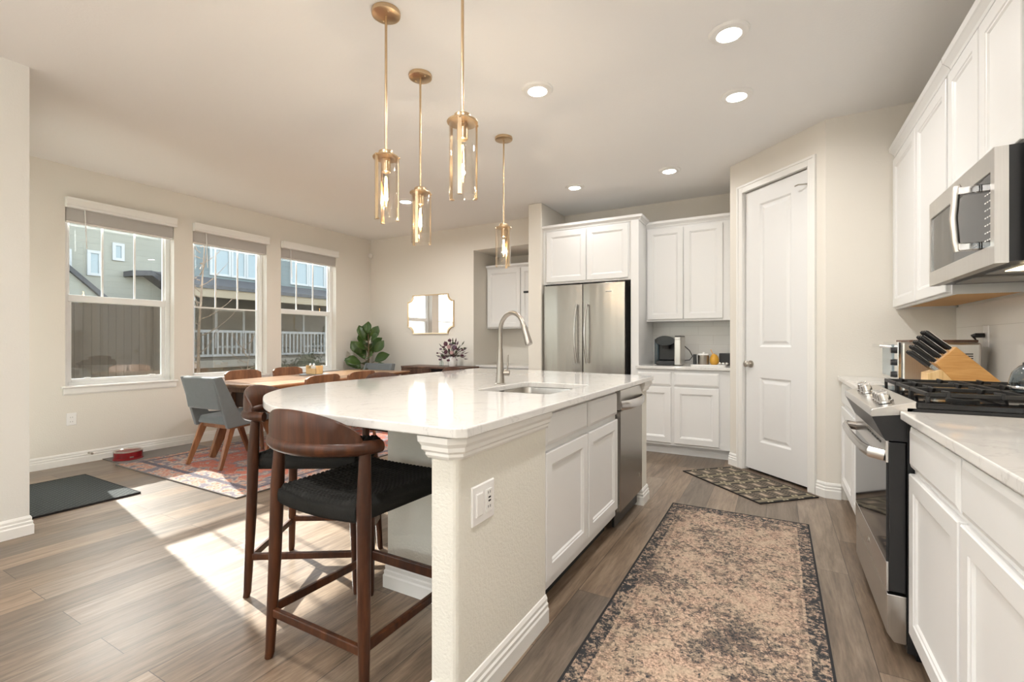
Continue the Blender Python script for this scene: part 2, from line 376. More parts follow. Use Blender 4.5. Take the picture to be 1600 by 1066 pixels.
    def build(s, name, mat, parent=None, smooth=False, bevel=0, seg=2, keep=False, recalc=True, label=None):
        if recalc: bmesh.ops.recalc_face_normals(s.b, faces=s.b.faces)
        me = bpy.data.meshes.new(name); s.b.to_mesh(me); s.b.free()
        o = bpy.data.objects.new(name, me); COL.objects.link(o)
        if parent: me.transform(world_of(parent).inverted()); o.parent = parent
        elif not keep:
            xs = [v.co for v in me.vertices]; lo = [min(c[i] for c in xs) for i in range(3)]; hi = [max(c[i] for c in xs) for i in range(3)]
            c = Vector(((lo[0] + hi[0]) / 2, (lo[1] + hi[1]) / 2, lo[2])); me.transform(Matrix.Translation(-c)); o.location = c
        me.materials.append(M[mat] if isinstance(mat, str) else mat)
        if smooth:
            for p in me.polygons: p.use_smooth = True
            if smooth != 'all':
                try: me.set_sharp_from_angle(angle=R(40))
                except Exception: pass
        if bevel:
            md = o.modifiers.new('bevel', 'BEVEL'); md.width = bevel; md.segments = seg; md.limit_method = 'ANGLE'; md.angle_limit = R(35)
        if label: o['label'] = label
        return o
def struct(o): o['kind'] = 'structure'; return o
def copy_tree(o, parent=None):
    c = o.copy(); COL.objects.link(c)
    if parent: c.parent = parent
    for ch in [x for x in bpy.data.objects if x.parent == o]: copy_tree(ch, c)
    return c
def place(o, loc, rz, label=None):
    o.location = loc; o.rotation_euler = (0, 0, rz)
    if label: o['label'] = label
    return o

H = 2.743; CT = .885; XW = -5.65; YD = 5.46; YB = 5.62; XR_ = 1.03; YE = 4.095
PL = (-.375, 4.78); PR = (.31, 4.095)
# ------------------------------------------------------------------ shell
struct(MB().box(-5.9, 1.3, -4.7, 6.5, -.1, 0).build('floor', 'plank_floor', keep=True))
struct(MB().box(-5.9, 1.3, -4.7, 6.5, H, H + .12).build('ceiling', 'ceiling_paint', keep=True))
WIN = [(1.755, 2.645), (2.832, 3.700), (3.898, 4.781)]; WZ0, WZ1 = .715, 2.43
def wall_with(name, x0, x1, ya, yb, wins, z0, z1, mat, axis='x'):
    mb = MB(); B = (lambda a, b, c, dd: mb.box(x0, x1, a, b, c, dd)) if axis == 'x' else (lambda a, b, c, dd: mb.box(a, b, x0, x1, c, dd))
    y = ya
    for a, b in wins: B(y, a, 0, H); B(a, b, 0, z0); B(a, b, z1, H); y = b
    B(y, yb, 0, H); return struct(mb.build(name, mat, keep=True))
wall_with('wall_window', XW - .16, XW, 1.03, YD, WIN, WZ0, WZ1, 'wall_paint')
mb = MB(); mb.box(-5.81, -3.676, YD, YD + .14, 0, H); mb.box(-3.676, -2.53, YD, YD + .14, 2.40, H)
struct(mb.build('wall_dining', 'wall_paint', keep=True))
# butler niche shell
struct(MB().box(-3.79, -3.676, YD + .14, 6.25, 0, H).build('wall_niche_left', 'wall_paint', keep=True))
struct(MB().box(-3.79, -2.38, 6.13, 6.25, 0, H).build('wall_niche_back', 'wall_paint', keep=True))
mb = MB(); mb.box(-3.676, -2.53, YD + .14, 6.13, 2.40, H); struct(mb.build('ceiling_niche', 'wall_paint', keep=True))
struct(MB().box(-2.55, -2.375, 4.93, 6.13, 0, H).build('wall_column', 'wall_paint', keep=True, bevel=.012))
struct(MB().box(-2.375, -.26, YB, YB + .12, 0, H).build('wall_back', 'wall_paint', keep=True))
# pantry: side wall, diagonal wall with the door opening, return wall
s2 = math.sqrt(.5); DU = (s2, -s2, 0); DN = (-s2, -s2, 0); DO = (PL[0], PL[1], 0); DLEN = math.hypot(PR[0] - PL[0], PR[1] - PL[1])
struct(MB().box(-.375, -.26, 4.84, YB, 0, H).build('wall_pantry_side', 'wall_paint', keep=True))
mb = MB(); mb.obox(DO, DU, DN, 0, .165, -.115, 0, 0, H); mb.obox(DO, DU, DN, .83, DLEN, -.115, 0, 0, H); mb.obox(DO, DU, DN, .165, .83, -.115, 0, 2.452, H)
struct(mb.build('wall_pantry', 'wall_paint', keep=True))
struct(MB().box(.31, XR_ + .1, YE, YE + .115, 0, H).build('wall_return', 'wall_paint', keep=True))
struct(MB().box(XR_, XR_ + .12, -4.6, YE, 0, H).build('wall_right', 'wall_paint', keep=True))
# entry side: the wall that steps forward on the left, with unseen windows added for light
wall_with('wall_left', -3.95, -3.83, -4.6, 1.03, [(-3.9, -2.5), (-2.1, -.7)], .15, 2.5, 'entry_paint')
mb = MB().box(-5.81, -5.50, .91, 1.03, 0, H).box(-4.06, -3.95, .91, 1.03, 0, H).box(-5.50, -4.06, .91, 1.03, 2.35, H)
struct(mb.build('wall_entry', 'wall_paint', keep=True))
t = empty('door_2', (-4.78, .97, 0), 0, kind='structure')  # unseen door by the mat; glazed and widened to light the dining side
for a, b in ((-5.50, -4.785), (-4.775, -4.06)):
    mb = MB().box(a, a + .07, .95, .99, .01, 2.35).box(b - .07, b, .95, .99, .01, 2.35).box(a + .07, b - .07, .95, .99, .01, .15).box(a + .07, b - .07, .95, .99, 2.27, 2.35)
    q_ = mb.build('door_leaf', 'trim_white', t, bevel=.003); MB().box(a + .07, b - .07, .967, .973, .15, 2.27).build('glass_pane', 'window_glass', q_)
    MB().box((b if b < -4.5 else a + .05) - .05, (b if b < -4.5 else a + .05), .99, 1.03, .98, 1.0).build('door_handle', 'nickel', q_)
wall_with('wall_rear', -4.7, -4.6, -3.95, 1.1, [(-3.2, -1.9), (-1.5, -.2)], .15, 2.5, 'wall_paint', 'y')

BB = [(0, 0), (.016, 0), (.016, .055), (.012, .062), (.013, .076), (.008, .082), (.009, .096), (.004, .108), (0, .110)]
def base(name, pts, side=1): return struct(MB().sweep(pts, BB, side).build(name, 'trim_white', keep=True))
base('baseboard_window', [(XW, 1.03), (XW, YD), (-3.70, YD)], -1)
base('baseboard_left', [(-3.83, -4.0), (-3.83, 1.03), (XW + .02, 1.03)], -1) if False else base('baseboard_left', [(XW + .02, 1.03), (-3.83, 1.03), (-3.83, -4.5)], 1)
base('baseboard_column', [(-2.55, 5.40), (-2.55, 4.93), (-2.375, 4.93)], -1)
a_ = Vector(DO); b0 = a_ + Vector(DU) * .098; b1 = a_ + Vector(DU) * .898
base('baseboard_pantry', [(-.375, 4.88), PL, (b0.x, b0.y)], -1)
base('baseboard_return', [(b1.x, b1.y), PR, (.402, YE)], -1)

# ------------------------------------------------------------------ windows
def window(i, y0, y1, hung=True, hidden=False):
    t = empty('window_%d' % i, (XW - .12, (y0 + y1) / 2, WZ0), 0, kind='structure')
    xf, xb = XW - .085, XW - .15; fw = .045; zm = 1.54
    mb = MB(); mb.box(xb, xf, y0, y0 + fw, WZ0, WZ1).box(xb, xf, y1 - fw, y1, WZ0, WZ1).box(xb, xf, y0 + fw, y1 - fw, WZ0, WZ0 + .035).box(xb, xf, y0 + fw, y1 - fw, WZ1 - .04, WZ1)
    mb.build('window_frame', 'vinyl_white', t, bevel=.004)
    sx0, sx1 = XW - .135, XW - .10; a, b = y0 + fw, y1 - fw
    mb = MB(); sw = .03
    if hung:
        mb.box(sx0, sx1, a, a + sw, WZ0 + .035, zm).box(sx0, sx1, b - sw, b, WZ0 + .035, zm).box(sx0, sx1, a + sw, b - sw, WZ0 + .035, WZ0 + .065).box(sx0, sx1 + .012, a, b, zm - .035, zm + .028)
        lo = mb.build('lower_sash', 'vinyl_white', t, bevel=.003)
        for yy in (a + .12, b - .14): MB().box(sx1, sx1 + .012, yy, yy + .05, WZ0 + .062, WZ0 + .074).build('lift_tab', 'vinyl_white', lo, bevel=.003)
        mb = MB().box(sx0 + .006, sx1 - .006, a, a + sw * .6, zm, WZ1 - .04).box(sx0 + .006, sx1 - .006, b - sw * .6, b, zm, WZ1 - .04).box(sx0 + .006, sx1 - .006, a, b, WZ1 - .06, WZ1 - .04)
        mb.build('upper_sash', 'vinyl_white', t, bevel=.003); zb = zm + .028
    else:
        mb.box(sx0, sx1, a, a + .02, WZ0 + .035, WZ1 - .04).box(sx0, sx1, b - .02, b, WZ0 + .035, WZ1 - .04).box(sx0, sx1, a, b, WZ0 + .035, WZ0 + .055)
        mb.build('picture_sash', 'vinyl_white', t, bevel=.003); zb = zm - .008
    mb = MB(); wd = .016
    for k in (1, 2):
        yy = a + (b - a) * k / 3; mb.box(XW - .122, XW - .112, yy - wd / 2, yy + wd / 2, zb, WZ1 - .05)
    if not hung: mb.box(XW - .122, XW - .112, a, b, zb - wd, zb)
    mb.build('muntins', 'vinyl_white', t)
    MB().box(XW - .119, XW - .115, a + .01, b - .01, WZ0 + .04, WZ1 - .05).build('glass_pane', 'window_glass', t)
    if i != 2: MB().box(XW - .144, XW - .1435, a, b, WZ0 + .03, zm).build('insect_screen', 'insect_screen', t)
    else: MB().box(XW - .144, XW - .1435, a, b, WZ0 + .03, zm - .01).build('insect_screen', 'insect_screen', t)
    mb = MB().sweep([(XW, y0 - .03), (XW, y1 + .03)], [(-.085, WZ0 - .012), (.022, WZ0 - .012), (.026, WZ0 - .004), (.022, WZ0 + .006), (-.085, WZ0 + .006)], -1)
    mb.sweep([(XW, y0 - .018), (XW, y1 + .018)], [(0, WZ0 - .075), (.006, WZ0 - .075), (.012, WZ0 - .06), (.013, WZ0 - .012), (0, WZ0 - .012)], -1)
    mb.build('window_sill', 'trim_white', t)
    return t
window(1, *WIN[0]); window(2, *WIN[1], hung=False); window(3, *WIN[2])
def added_window(i, axis, c, a, b):  # unseen windows added to let more sky light into the room
    t = empty('window_%d' % i, (0, 0, 0), 0, kind='structure'); mb = MB(); pm = MB(); z0, z1 = .15, 2.5
    for u0, u1, v0, v1 in ((a, a + .05, z0, z1), (b - .05, b, z0, z1), (a, b, z0, z0 + .05), (a, b, z1 - .05, z1), (a, b, 1.28, 1.33), ((a + b) / 2 - .02, (a + b) / 2 + .02, z0, z1)):
        mb.box(c - .03, c + .03, u0, u1, v0, v1) if axis == 'x' else mb.box(u0, u1, c - .03, c + .03, v0, v1)
    pm.box(c - .003, c + .003, a, b, z0, z1) if axis == 'x' else pm.box(a, b, c - .003, c + .003, z0, z1)
    mb.build('window_frame', 'vinyl_white', t); pm.build('glass_pane', 'window_glass', t)
added_window(4, 'x', -3.9, -3.9, -2.5); added_window(5, 'x', -3.9, -2.1, -.7); added_window(6, 'y', -4.66, -3.2, -1.9); added_window(7, 'y', -4.66, -1.5, -.2)
def portal(loc, rot, sx, sy):
    l = bpy.data.lights.new('window_portal', 'AREA'); l.shape = 'RECTANGLE'; l.size = sx; l.size_y = sy; l.cycles.is_portal = True
    o = bpy.data.objects.new('window_portal', l); COL.objects.link(o); o.location = loc; o.rotation_euler = rot
for a, b in WIN: portal((XW - .155, (a + b) / 2, (WZ0 + WZ1) / 2), (0, -PI / 2, 0), WZ1 - WZ0, b - a)
for a, b in ((-3.9, -2.5), (-2.1, -.7)): portal((-3.96, (a + b) / 2, 1.3), (0, -PI / 2, 0), 2.0, b - a)
portal((-4.78, .90, 1.2), (PI / 2, 0, 0), 1.44, 2.3)
for a, b in ((-3.2, -1.9), (-1.5, -.2)): portal(((a + b) / 2, -4.71, 1.3), (PI / 2, 0, 0), b - a, 2.0)

# blinds, pulled up
for i, ((y0, y1), lb) in enumerate(zip(WIN, ('raised white blind with tilt wand over the left, widest looking window', 'raised white blind over the middle dining window', 'raised white blind over the right window nearest the leafy plant'))):
    t = empty('window_blind', (XW + .02, (y0 + y1) / 2, 2.24), 0, lb, 'blind', 'raised blinds on the dining windows')
    mb = MB().sweep([(XW + .004, y0 - .006), (XW + .004, y1 + .006)], [(0, 2.358), (.05, 2.358), (.056, 2.365), (.05, 2.385), (.054, 2.43), (.06, 2.446), (0, 2.446)], -1); mb.build('valance', 'trim_white', t)
    mb = MB(); k = 0; z = 2.247
    while z < 2.37: mb.box(XW - .06, XW - .008, y0 + .008, y1 - .008, z, z + .0035); z += .0062
    mb.build('slat_stack', 'blind_white', t)
    MB().box(XW - .06, XW - .006, y0 + .008, y1 - .008, 2.228, 2.243).build('bottom_rail', 'blind_white', t, bevel=.003)
    if True: MB().tube([(XW + .0, y0 + .14, 2.37), (XW + .012, y0 + .15, 1.97 if i else 2.0)], .0045, 8).build('tilt_wand', 'white_plastic', t, smooth=True)

# ------------------------------------------------------------------ doors of the room: pantry
t = empty('door_1', DO, 0, kind='structure')
mb = MB(); u0, u1, z0, z1 = .176, .819, .022, 2.440; p0, p1 = .331, .655; nb, nf = -.055, -.018
za = ((.270, .824), (1.085, 2.310))
mb.obox(DO, DU, DN, u0, p0, nb, nf, z0, z1); mb.obox(DO, DU, DN, p1, u1, nb, nf, z0, z1)
for c0, c1 in ((z0, za[0][0]), (za[0][1], za[1][0]), (za[1][1], z1)): mb.obox(DO, DU, DN, p0, p1, nb, nf, c0, c1)
slab = mb.build('door_slab', 'cabinet_white', t)
for c0, c1 in za:
    O = Vector(DO) + Vector(DU) * p0 + Vector(DN) * nf + Vector((0, 0, c0))
    MB().panel(O, DU, DN, p1 - p0, c1 - c0, [(0, 0), (.008, -.004), (.016, -.010), (.028, -.010), (.048, -.003), (.052, -.0025)], cap0=False).build('door_panel', 'cabinet_white', t)
CAS = lambda w_: [(0, 0), (0, .010), (.008, .014), (.02, .013), (.03, .018), (w_ - .006, .018), (w_, .012), (w_, 0)]
mb = MB()
for s0, s1, b0_, b1_ in ((.099, .165, 0, 2.518), (.830, .896, 0, 2.518)): mb.obox(DO, DU, DN, s0, s1, 0, .014, b0_, b1_); mb.obox(DO, DU, DN, (s0 if s0 < .5 else s1 - .02), (s0 + .02 if s0 < .5 else s1), .014, .02, b0_, b1_)
mb.obox(DO, DU, DN, .165, .830, 0, .014, 2.452, 2.518); mb.obox(DO, DU, DN, .119, .876, .014, .02, 2.498, 2.518)
mb.obox(DO, DU, DN, .150, .166, -.115, .016, 0, 2.455); mb.obox(DO, DU, DN, .829, .845, -.115, .016, 0, 2.455); mb.obox(DO, DU, DN, .166, .829, -.115, .016, 2.450, 2.462)
mb.build('door_casing', 'trim_white', t, bevel=.002)
for z in (.50, 1.075, 1.66, 2.29):
    MB().obox(DO, DU, DN, .812, .829, -.02, -.006, z - .045, z + .045).build('hinge', 'nickel', t, bevel=.002)
kc = Vector(DO) + Vector(DU) * .236 + Vector(DN) * (-.018) + Vector((0, 0, .935)); dn = Vector(DN)
mb = MB(); mb.tube([kc, kc + dn * .008, kc + dn * .010, kc + dn * .03, kc + dn * .034, kc + dn * .045, kc + dn * .06, kc + dn * .068], [.031, .031, .012, .012, .020, .027, .027, .012], 20)
mb.build('door_knob', 'nickel', t, smooth=True)
hc = Vector(DO) + Vector(DU) * .795 + Vector(DN) * (-.015) + Vector((0, 0, 2.325))
MB().tube([hc + Vector(DU) * .02, hc + dn * .03, hc + dn * .06 - Vector(DU) * .02, hc + dn * .055 - Vector(DU) * .05], .006, 8).build('door_stop', 'nickel', t, smooth=True)
struct(MB().obox(DO, DU, DN, .166, .829, -.115, -.06, 0, 2.45).build('dark_backing', 'dark_gap', keep=True))  # dark block fills the doorway behind the slab

# ------------------------------------------------------------------ cabinets
T = .02
SHK = [(0, 0), (0, T - .003), (.003, T), (.056, T), (.060, T - .004), (.066, T - .005), (.072, T - .011), (.078, T - .011)]
DRW = [(0, 0), (0, T - .007), (.006, T - .004), (.012, T - .002), (.016, T)]
CROWN = [(0, 0), (.008, 0), (.012, .012), (.03, .03), (.036, .034), (.040, .06), (0, .06)]
def crown(pts, z, parent, side): return MB().sweep(pts, [(o, z + h) for o, h in CROWN], side).build('crown_moulding', 'cabinet_white', parent)
def fronts(t, O, U, N, doors, drawers, mat='cabinet_white'):
    for a, b, z0, z1 in doors: MB().panel(Vector(O) + Vector(U) * a + Vector((0, 0, z0)), U, N, b - a, z1 - z0, SHK).build('door', mat, t)
    for a, b, z0, z1 in drawers: MB().panel(Vector(O) + Vector(U) * a + Vector((0, 0, z0)), U, N, b - a, z1 - z0, DRW).build('drawer', mat, t)

# island: base cabinet facing the range aisle
XF = -.835
t = empty('base_cabinet', (-1.15, 2.23, 0), 0, 'white sink cabinet in the island with two doors under two false drawer fronts', 'cabinet')
mb = MB().box(-1.45, XF, 1.728, 1.76, .10, .85).box(-1.45, XF, 2.705, 2.738, .10, .85).box(-1.45, XF, 1.76, 2.705, .10, .14).box(-.86, XF, 1.76, 2.705, .14, .62).box(-.86, XF, 1.76, 2.705, .66, .85).box(-1.45, -1.43, 1.76, 2.705, .14, .62)
mb.build('carcass', 'cabinet_white', t)
MB().box(-1.45, -.90, 1.73, 2.735, 0, .10).build('toe_kick', 'dark_gap', t)
fronts(t, (XF, 0, 0), (0, 1, 0), (1, 0, 0), [(1.738, 2.222, .150, .675), (2.240, 2.722, .150, .675)], [(1.738, 2.222, .703, .828), (2.240, 2.722, .703, .828)])
# dishwasher
t = empty('dishwasher', (-1.15, 3.0, 0), 0, 'stainless steel dishwasher with curved pull handle at the far end of the island', 'dishwasher')
MB().box(-1.44, -.84, 2.750, 3.272, .09, .850).build('tub', 'black_plastic', t)
MB().panel((-.842, 2.752, .115), (0, 1, 0), (1, 0, 0), .518, .600, [(0, 0), (0, .030), (.004, .034)]).build('front_panel', 'stainless_wavy', t)
MB().panel((-.842, 2.752, .722), (0, 1, 0), (1, 0, 0), .518, .120, [(0, 0), (0, .030), (.004, .034)]).build('control_strip', 'stainless', t)
MB().box(-.86, -.845, 2.752, 3.27, .02, .11).build('kick_plate', 'black_plastic', t)
hp = [(-.812, 2.775 + .47 * k / 12, .748) for k in range(13)]; hp = [(x + .045 * math.sin(PI * (k / 12)) ** .4 if 0 < k < 12 else x, y, z) for k, (x, y, z) in enumerate(hp)]
MB().tube(hp, .011, 8, ell=2.6, up=(0, 0, 1)).build('handle', 'stainless_h', t, smooth=True)
MB().tube([(-.8075, 3.19, .235), (-.8065, 3.19, .235)], .012, 16).build('badge', 'nickel', t, smooth=True)
# island walls
t = empty('kitchen_island', (-1.2, 2.5, 0), 0, 'cream textured island base with moulded cap and baseboard carrying the pale worktop', 'island')
pw = MB(); r_ = .022; x0, x1, y0, y1 = -.905, -.815, 1.12, 1.728
pts = [(x0, y1), (x0, y0)] + [(x1 - r_ + r_ * math.sin(a), y0 + r_ - r_ * math.cos(a)) for a in (0, .4, .8, 1.2, PI / 2)] + [(x1, y1)]
pw.prism(pts, 0, .853); pw.build('end_wall', 'island_paint', t)
MB().box(-1.567, -.905, 1.62, 1.728, 0, .853).build('near_wall', 'island_paint', t)
MB().box(-1.567, -1.46, 1.728, 3.43, 0, .853).build('seating_wall', 'island_paint', t)
MB().box(-1.46, -.815, 3.282, 3.43, 0, .853).build('far_wall', 'island_paint', t, bevel=.008)
MO = [(0, .783), (.008, .783), (.014, .792), (.013, .800), (.022, .808), (.022, .820), (.030, .832), (.031, .851), (0, .851)]
MB().sweep([(-.905, 1.66), (-.905, 1.12), (-.815 - r_, 1.12), (-.815, 1.12 + r_), (-.815, 1.728)], MO, -1).build('cap_moulding', 'trim_white', t)
MB().sweep([(-.83, 3.282), (-.815, 3.282), (-.815, 3.43), (-.86, 3.43)], MO, -1).build('cap_moulding', 'trim_white', t)
MB().sweep([(-1.567, 2.6), (-1.567, 1.62), (-.905, 1.62), (-.905, 1.12), (-.815 - .01, 1.12), (-.815, 1.13), (-.815, 1.728)], BB, -1).build('skirting', 'trim_white', t)
MB().sweep([(-.86, 3.285), (-.815, 3.285), (-.815, 3.43), (-1.2, 3.43)], BB, -1).build('skirting', 'trim_white', t)
sp = empty('switch_plate', (-.812, 1.26, .62), 0, 'white double switch and outlet plate on the island end wall', 'switch')
MB().panel((-.8150, 1.196, .560), (0, 1, 0), (1, 0, 0), .128, .122, [(0, 0), (0, .003), (.003, .006)]).build('plate', 'white_plastic', sp)
MB().panel((-.8092, 1.214, .585), (0, 1, 0), (1, 0, 0), .036, .072, [(0, 0), (0, .003), (.003, .0045)]).build('rocker', 'white_ceramic', sp)
o = MB().panel((-.8092, 1.270, .585), (0, 1, 0), (1, 0, 0), .036, .072, [(0, 0), (0, .003), (.002, .0035)]).build('outlet', 'white_ceramic', sp)
mb = MB()
for z in (.598, .643): mb.box(-.8058, -.8052, 1.280, 1.2825, z, z + .008).box(-.8058, -.8052, 1.291, 1.2935, z, z + .008)
mb.box(-.8058, -.8052, 1.282, 1.296, .617, .6225).box(-.8058, -.8052, 1.282, 1.296, .628, .6335); mb.build('slots', 'black_plastic', o)

# island worktop with the sink cut-out
def worktop(name, pts, hole, z0, z1, label, bev=.004):
    bm = bmesh.new(); vo = [bm.verts.new((x, y, z1)) for x, y in pts]; ed = [bm.edges.new((vo[i], vo[(i + 1) % len(vo)])) for i in range(len(vo))]
    if hole:
        vh = [bm.verts.new((x, y, z1)) for x, y in hole]; ed += [bm.edges.new((vh[i], vh[(i + 1) % len(vh)])) for i in range(len(vh))]
    bmesh.ops.triangle_fill(bm, use_beauty=True, edges=ed)
    bmesh.ops.dissolve_limit(bm, angle_limit=.01, verts=bm.verts[:], edges=bm.edges[:]) if not hole else None
    r = bmesh.ops.extrude_face_region(bm, geom=bm.faces[:]); bmesh.ops.translate(bm, verts=[g for g in r['geom'] if isinstance(g, bmesh.types.BMVert)], vec=(0, 0, z0 - z1))
    mb = MB(); mb.b.free(); mb.b = bm; o = mb.build(name, 'quartz', bevel=bev); return tag(o, label, 'worktop')
def rrect(x0, x1, y0, y1, r, n=5):
    P = []
    for cx, cy, a0 in ((x1 - r, y1 - r, 0), (x0 + r, y1 - r, 90), (x0 + r, y0 + r, 180), (x1 - r, y0 + r, 270)):
        for k in range(n + 1): a = R(a0 + 90 * k / n); P.append((cx + r * math.cos(a), cy + r * math.sin(a)))
    return P
def smooth_pts(P, n=6):
    out = []
    for i in range(len(P) - 1):
        p0, p1, p2, p3 = [Vector(P[max(0, min(len(P) - 1, i + k))]) for k in (-1, 0, 1, 2)]
        for k in range(n):
            t_ = k / n; out.append(tuple(.5 * ((2 * p1) + (-p0 + p2) * t_ + (2 * p0 - 5 * p1 + 4 * p2 - p3) * t_ ** 2 + (-p0 + 3 * p1 - 3 * p2 + p3) * t_ ** 3)))
    return out + [tuple(P[-1])]
arc = smooth_pts([(-1.30, 1.078), (-1.58, 1.095), (-1.78, 1.160), (-1.96, 1.265), (-2.115, 1.385), (-2.265, 1.575), (-2.345, 1.80), (-2.375, 2.10), (-2.38, 2.60), (-2.40, 3.0)])
outline = [(-.765, 1.105), (-.79, 1.082)] + [(-.85, 1.078)] + arc + [(-2.42, 3.62), (-2.38, 3.66), (-1.9, 3.64), (-.80, 3.46), (-.768, 3.44)]
SX0, SX1, SY0, SY1 = -1.335, -.920, 1.985, 2.550
worktop('island_countertop', outline, rrect(SX0, SX1, SY0, SY1, .05), CT - .030, CT, 'pale speckled quartz worktop with rounded left end on the kitchen island')
t = empty('kitchen_sink', (-1.13, 2.26, .65), 0, 'double bowl stainless sink set below the island worktop', 'sink')
for a, b in ((SY0 - .006, 2.245), (2.262, SY1 + .006)):
    mb = MB(); R0 = lambda ins, z: [(x, y, z) for x, y in rrect(SX0 - .006 + ins, SX1 + .006 - ins, a + ins, b - ins, .045)]
    mb.rings([R0(-.004, .853), R0(0, .853), R0(.006, .80), R0(.012, .70), R0(.03, .682), R0(.10, .678)], cap0=False)
    bw = mb.build('bowl', 'sink_steel', t, smooth=True, recalc=True)
    MB().lathe(((SX0 + SX1) / 2, (a + b) / 2, .6785), [(.0, 0), (.04, 0), (.042, .003), (.03, .002), (.028, -.001), (0, -.001)], 20, False, False).build('drain', 'chrome', bw, smooth=True)
MB().box(SX0, SX1, 2.245, 2.262, .80, .846).build('divider', 'sink_steel', t, bevel=.004)
# faucet
fx, fy = -1.385, 2.33
t = empty('kitchen_faucet', (fx, fy, CT), 0, 'brushed nickel gooseneck faucet with pull-down sprayer and side lever behind the sink', 'faucet')
FU = Vector((.93, -.36, 0)).normalized()
MB().lathe((fx, fy, CT), [(.032, 0), (.032, .004), (.026, .008), (.0225, .05), (.0175, .14), (.0145, .20), (.0145, .205)], 24).build('body', 'brushed_nickel', t, smooth=True)
path = [Vector((fx, fy, CT + .20)), Vector((fx, fy, CT + .26))]; rad = .105
for k in range(0, 15):
    a = PI - k * R(162) / 14; path.append(Vector((fx, fy, CT + .30)) + FU * (rad + rad * math.cos(a)) + Vector((0, 0, rad * math.sin(a))))
MB().tube(path, .0125, 14).build('spout', 'brushed_nickel', t, smooth=True)
e = path[-1]; dd = (path[-1] - path[-2]).normalized()
MB().tube([e, e + dd * .004, e + dd * .01, e + dd * .10, e + dd * .112], [.0125, .0150, .0150, .0205, .0190], 16).build('sprayer', 'brushed_nickel', t, smooth=True)
q = Vector((fx, fy, CT + .065)); sd = Vector((.87, .49, 0))
lv = MB().tube([q + sd * .015, q + sd * .04, q + sd * .052, q + sd * .056], [.013, .016, .016, .010], 14).build('lever_hub', 'brushed_nickel', t, smooth=True)
MB().tube([q + sd * .04 + Vector((0, 0, .01)), q + sd * .042 + Vector((0, 0, .05)), q + sd * .045 + Vector((0, 0, .105))], [.006, .0055, .0045], 10).build('lever', 'brushed_nickel', t, smooth=True)

# ------------------------------------------------------------------ right side: base run, range, uppers, microwave
XD = .42      # carcass face, doors stand out to .40
def right_base(name, y0, y1, seams, label, finished=True):
    t = empty(name, ((XD + XR_) / 2, (y0 + y1) / 2, 0), 0, label, 'cabinet')
    MB().box(XD, XR_ - .005, y0, y1, .10, .852).build('carcass', 'cabinet_white', t)
    MB().box(XD + .07, XR_ - .005, y0, y1, 0, .10).build('toe_kick', 'cabinet_white', t)
    fronts(t, (XD, 0, 0), (0, 1, 0), (-1, 0, 0), [(a, b, .115, .672) for a, b in seams], [(a, b, .695, .835) for a, b in seams]); return t
right_base('base_cabinet', .60, 2.118, [(1.598, 2.106), (1.070, 1.582), (.615, 1.055)], 'white base cabinet with drawers over doors in the right foreground beside the range')
t = right_base('base_cabinet', 2.905, YE - .003, [(3.52, 4.07), (2.93, 3.50)], 'white base cabinet between the range and the far wall on the right')
for (y0, y1, lb) in ((.58, 2.122, 'pale quartz worktop in the right foreground beside the range'), (2.898, YE - .003, 'pale quartz worktop beyond the range carrying the toaster oven')):
    o = MB().box(.380, XR_ - .012, y0, y1, .855, CT).build('countertop', 'quartz', bevel=.004); tag(o, lb, 'worktop')
struct(MB().box(XR_ - .010, XR_, .55, YE - .001, CT + .0, 1.352).build('trim_backsplash_right', 'tile_side', keep=True))
# range
Y0, Y1 = 2.132, 2.890
t = empty('gas_range', (.7, 2.51, 0), 0, 'slide-in stainless gas range with black oven glass between the right counters', 'range')
MB().box(.402, XR_ - .014, Y0, Y1, .03, .895).build('body', 'black_plastic', t)
MB().box(.425, XR_ - .014, Y0 - .004, Y1 + .004, .896, .918).build('cooktop', 'black_gloss', t, bevel=.004)
sec = [(.428, .920), (.300, .884), (.300, .856), (.330, .800), (.402, .800), (.402, .895), (.428, .896)]
MB().extr([(x, Y0, z) for x, z in [(.428, .920), (.302, .886), (.299, .880), (.300, .858), (.402, .872), (.428, .895)]], (0, Y1 - Y0, 0)).build('control_panel', 'stainless_h', t, bevel=.002)
MB().extr([(x, Y0 + .004, z) for x, z in [(.302, .857), (.340, .775), (.402, .775), (.402, .872)]], (0, Y1 - Y0 - .008, 0)).build('vent_fascia', 'black_plastic', t)
def kn(y):
    c = Vector((.355, y, .903)); ax = Vector((-.27, 0, .96)).normalized()
    k = MB().tube([c, c + ax * .008, c + ax * .010, c + ax * .030, c + ax * .034], [.026, .026, .021, .019, .014], 20).build('knob', 'chrome', t, smooth=True)
    MB().bar(c + ax * .034 + Vector((-.016, 0, -.004)), c + ax * .034 + Vector((.016, 0, .004)), .006, .012).build('knob_grip', 'chrome', k, bevel=.002)
for y in (2.225, 2.275, 2.325, 2.62, 2.72): kn(y)
dz0, dz1 = .235, .770
d_ = MB().box(.350, .400, Y0 + .004, Y1 - .004, dz0, dz1).build('oven_door', 'black_plastic', t, bevel=.004)
MB().box(.342, .351, Y0 + .006, Y1 - .006, dz1 - .075, dz1 + .004).build('door_trim', 'stainless_h', d_, bevel=.002)
MB().box(.342, .351, Y0 + .006, Y1 - .006, dz0 - .002, dz0 + .105).build('door_trim', 'stainless_h', d_, bevel=.002)
MB().box(.343, .350, Y0 + .006, Y1 - .006, dz0 + .105, dz1 - .075).build('glass', 'black_gloss', d_)
MB().tube([(.3415, Y0 + .37, dz0 + .05), (.3400, Y0 + .37, dz0 + .05)], .012, 18).build('badge', 'nickel', d_, smooth=True)
mb = MB()
for k in range(6): mb.box(.3405, .3425, Y0 + .10 + k * .055, Y0 + .14 + k * .055, dz1 - .02, dz1 - .012)
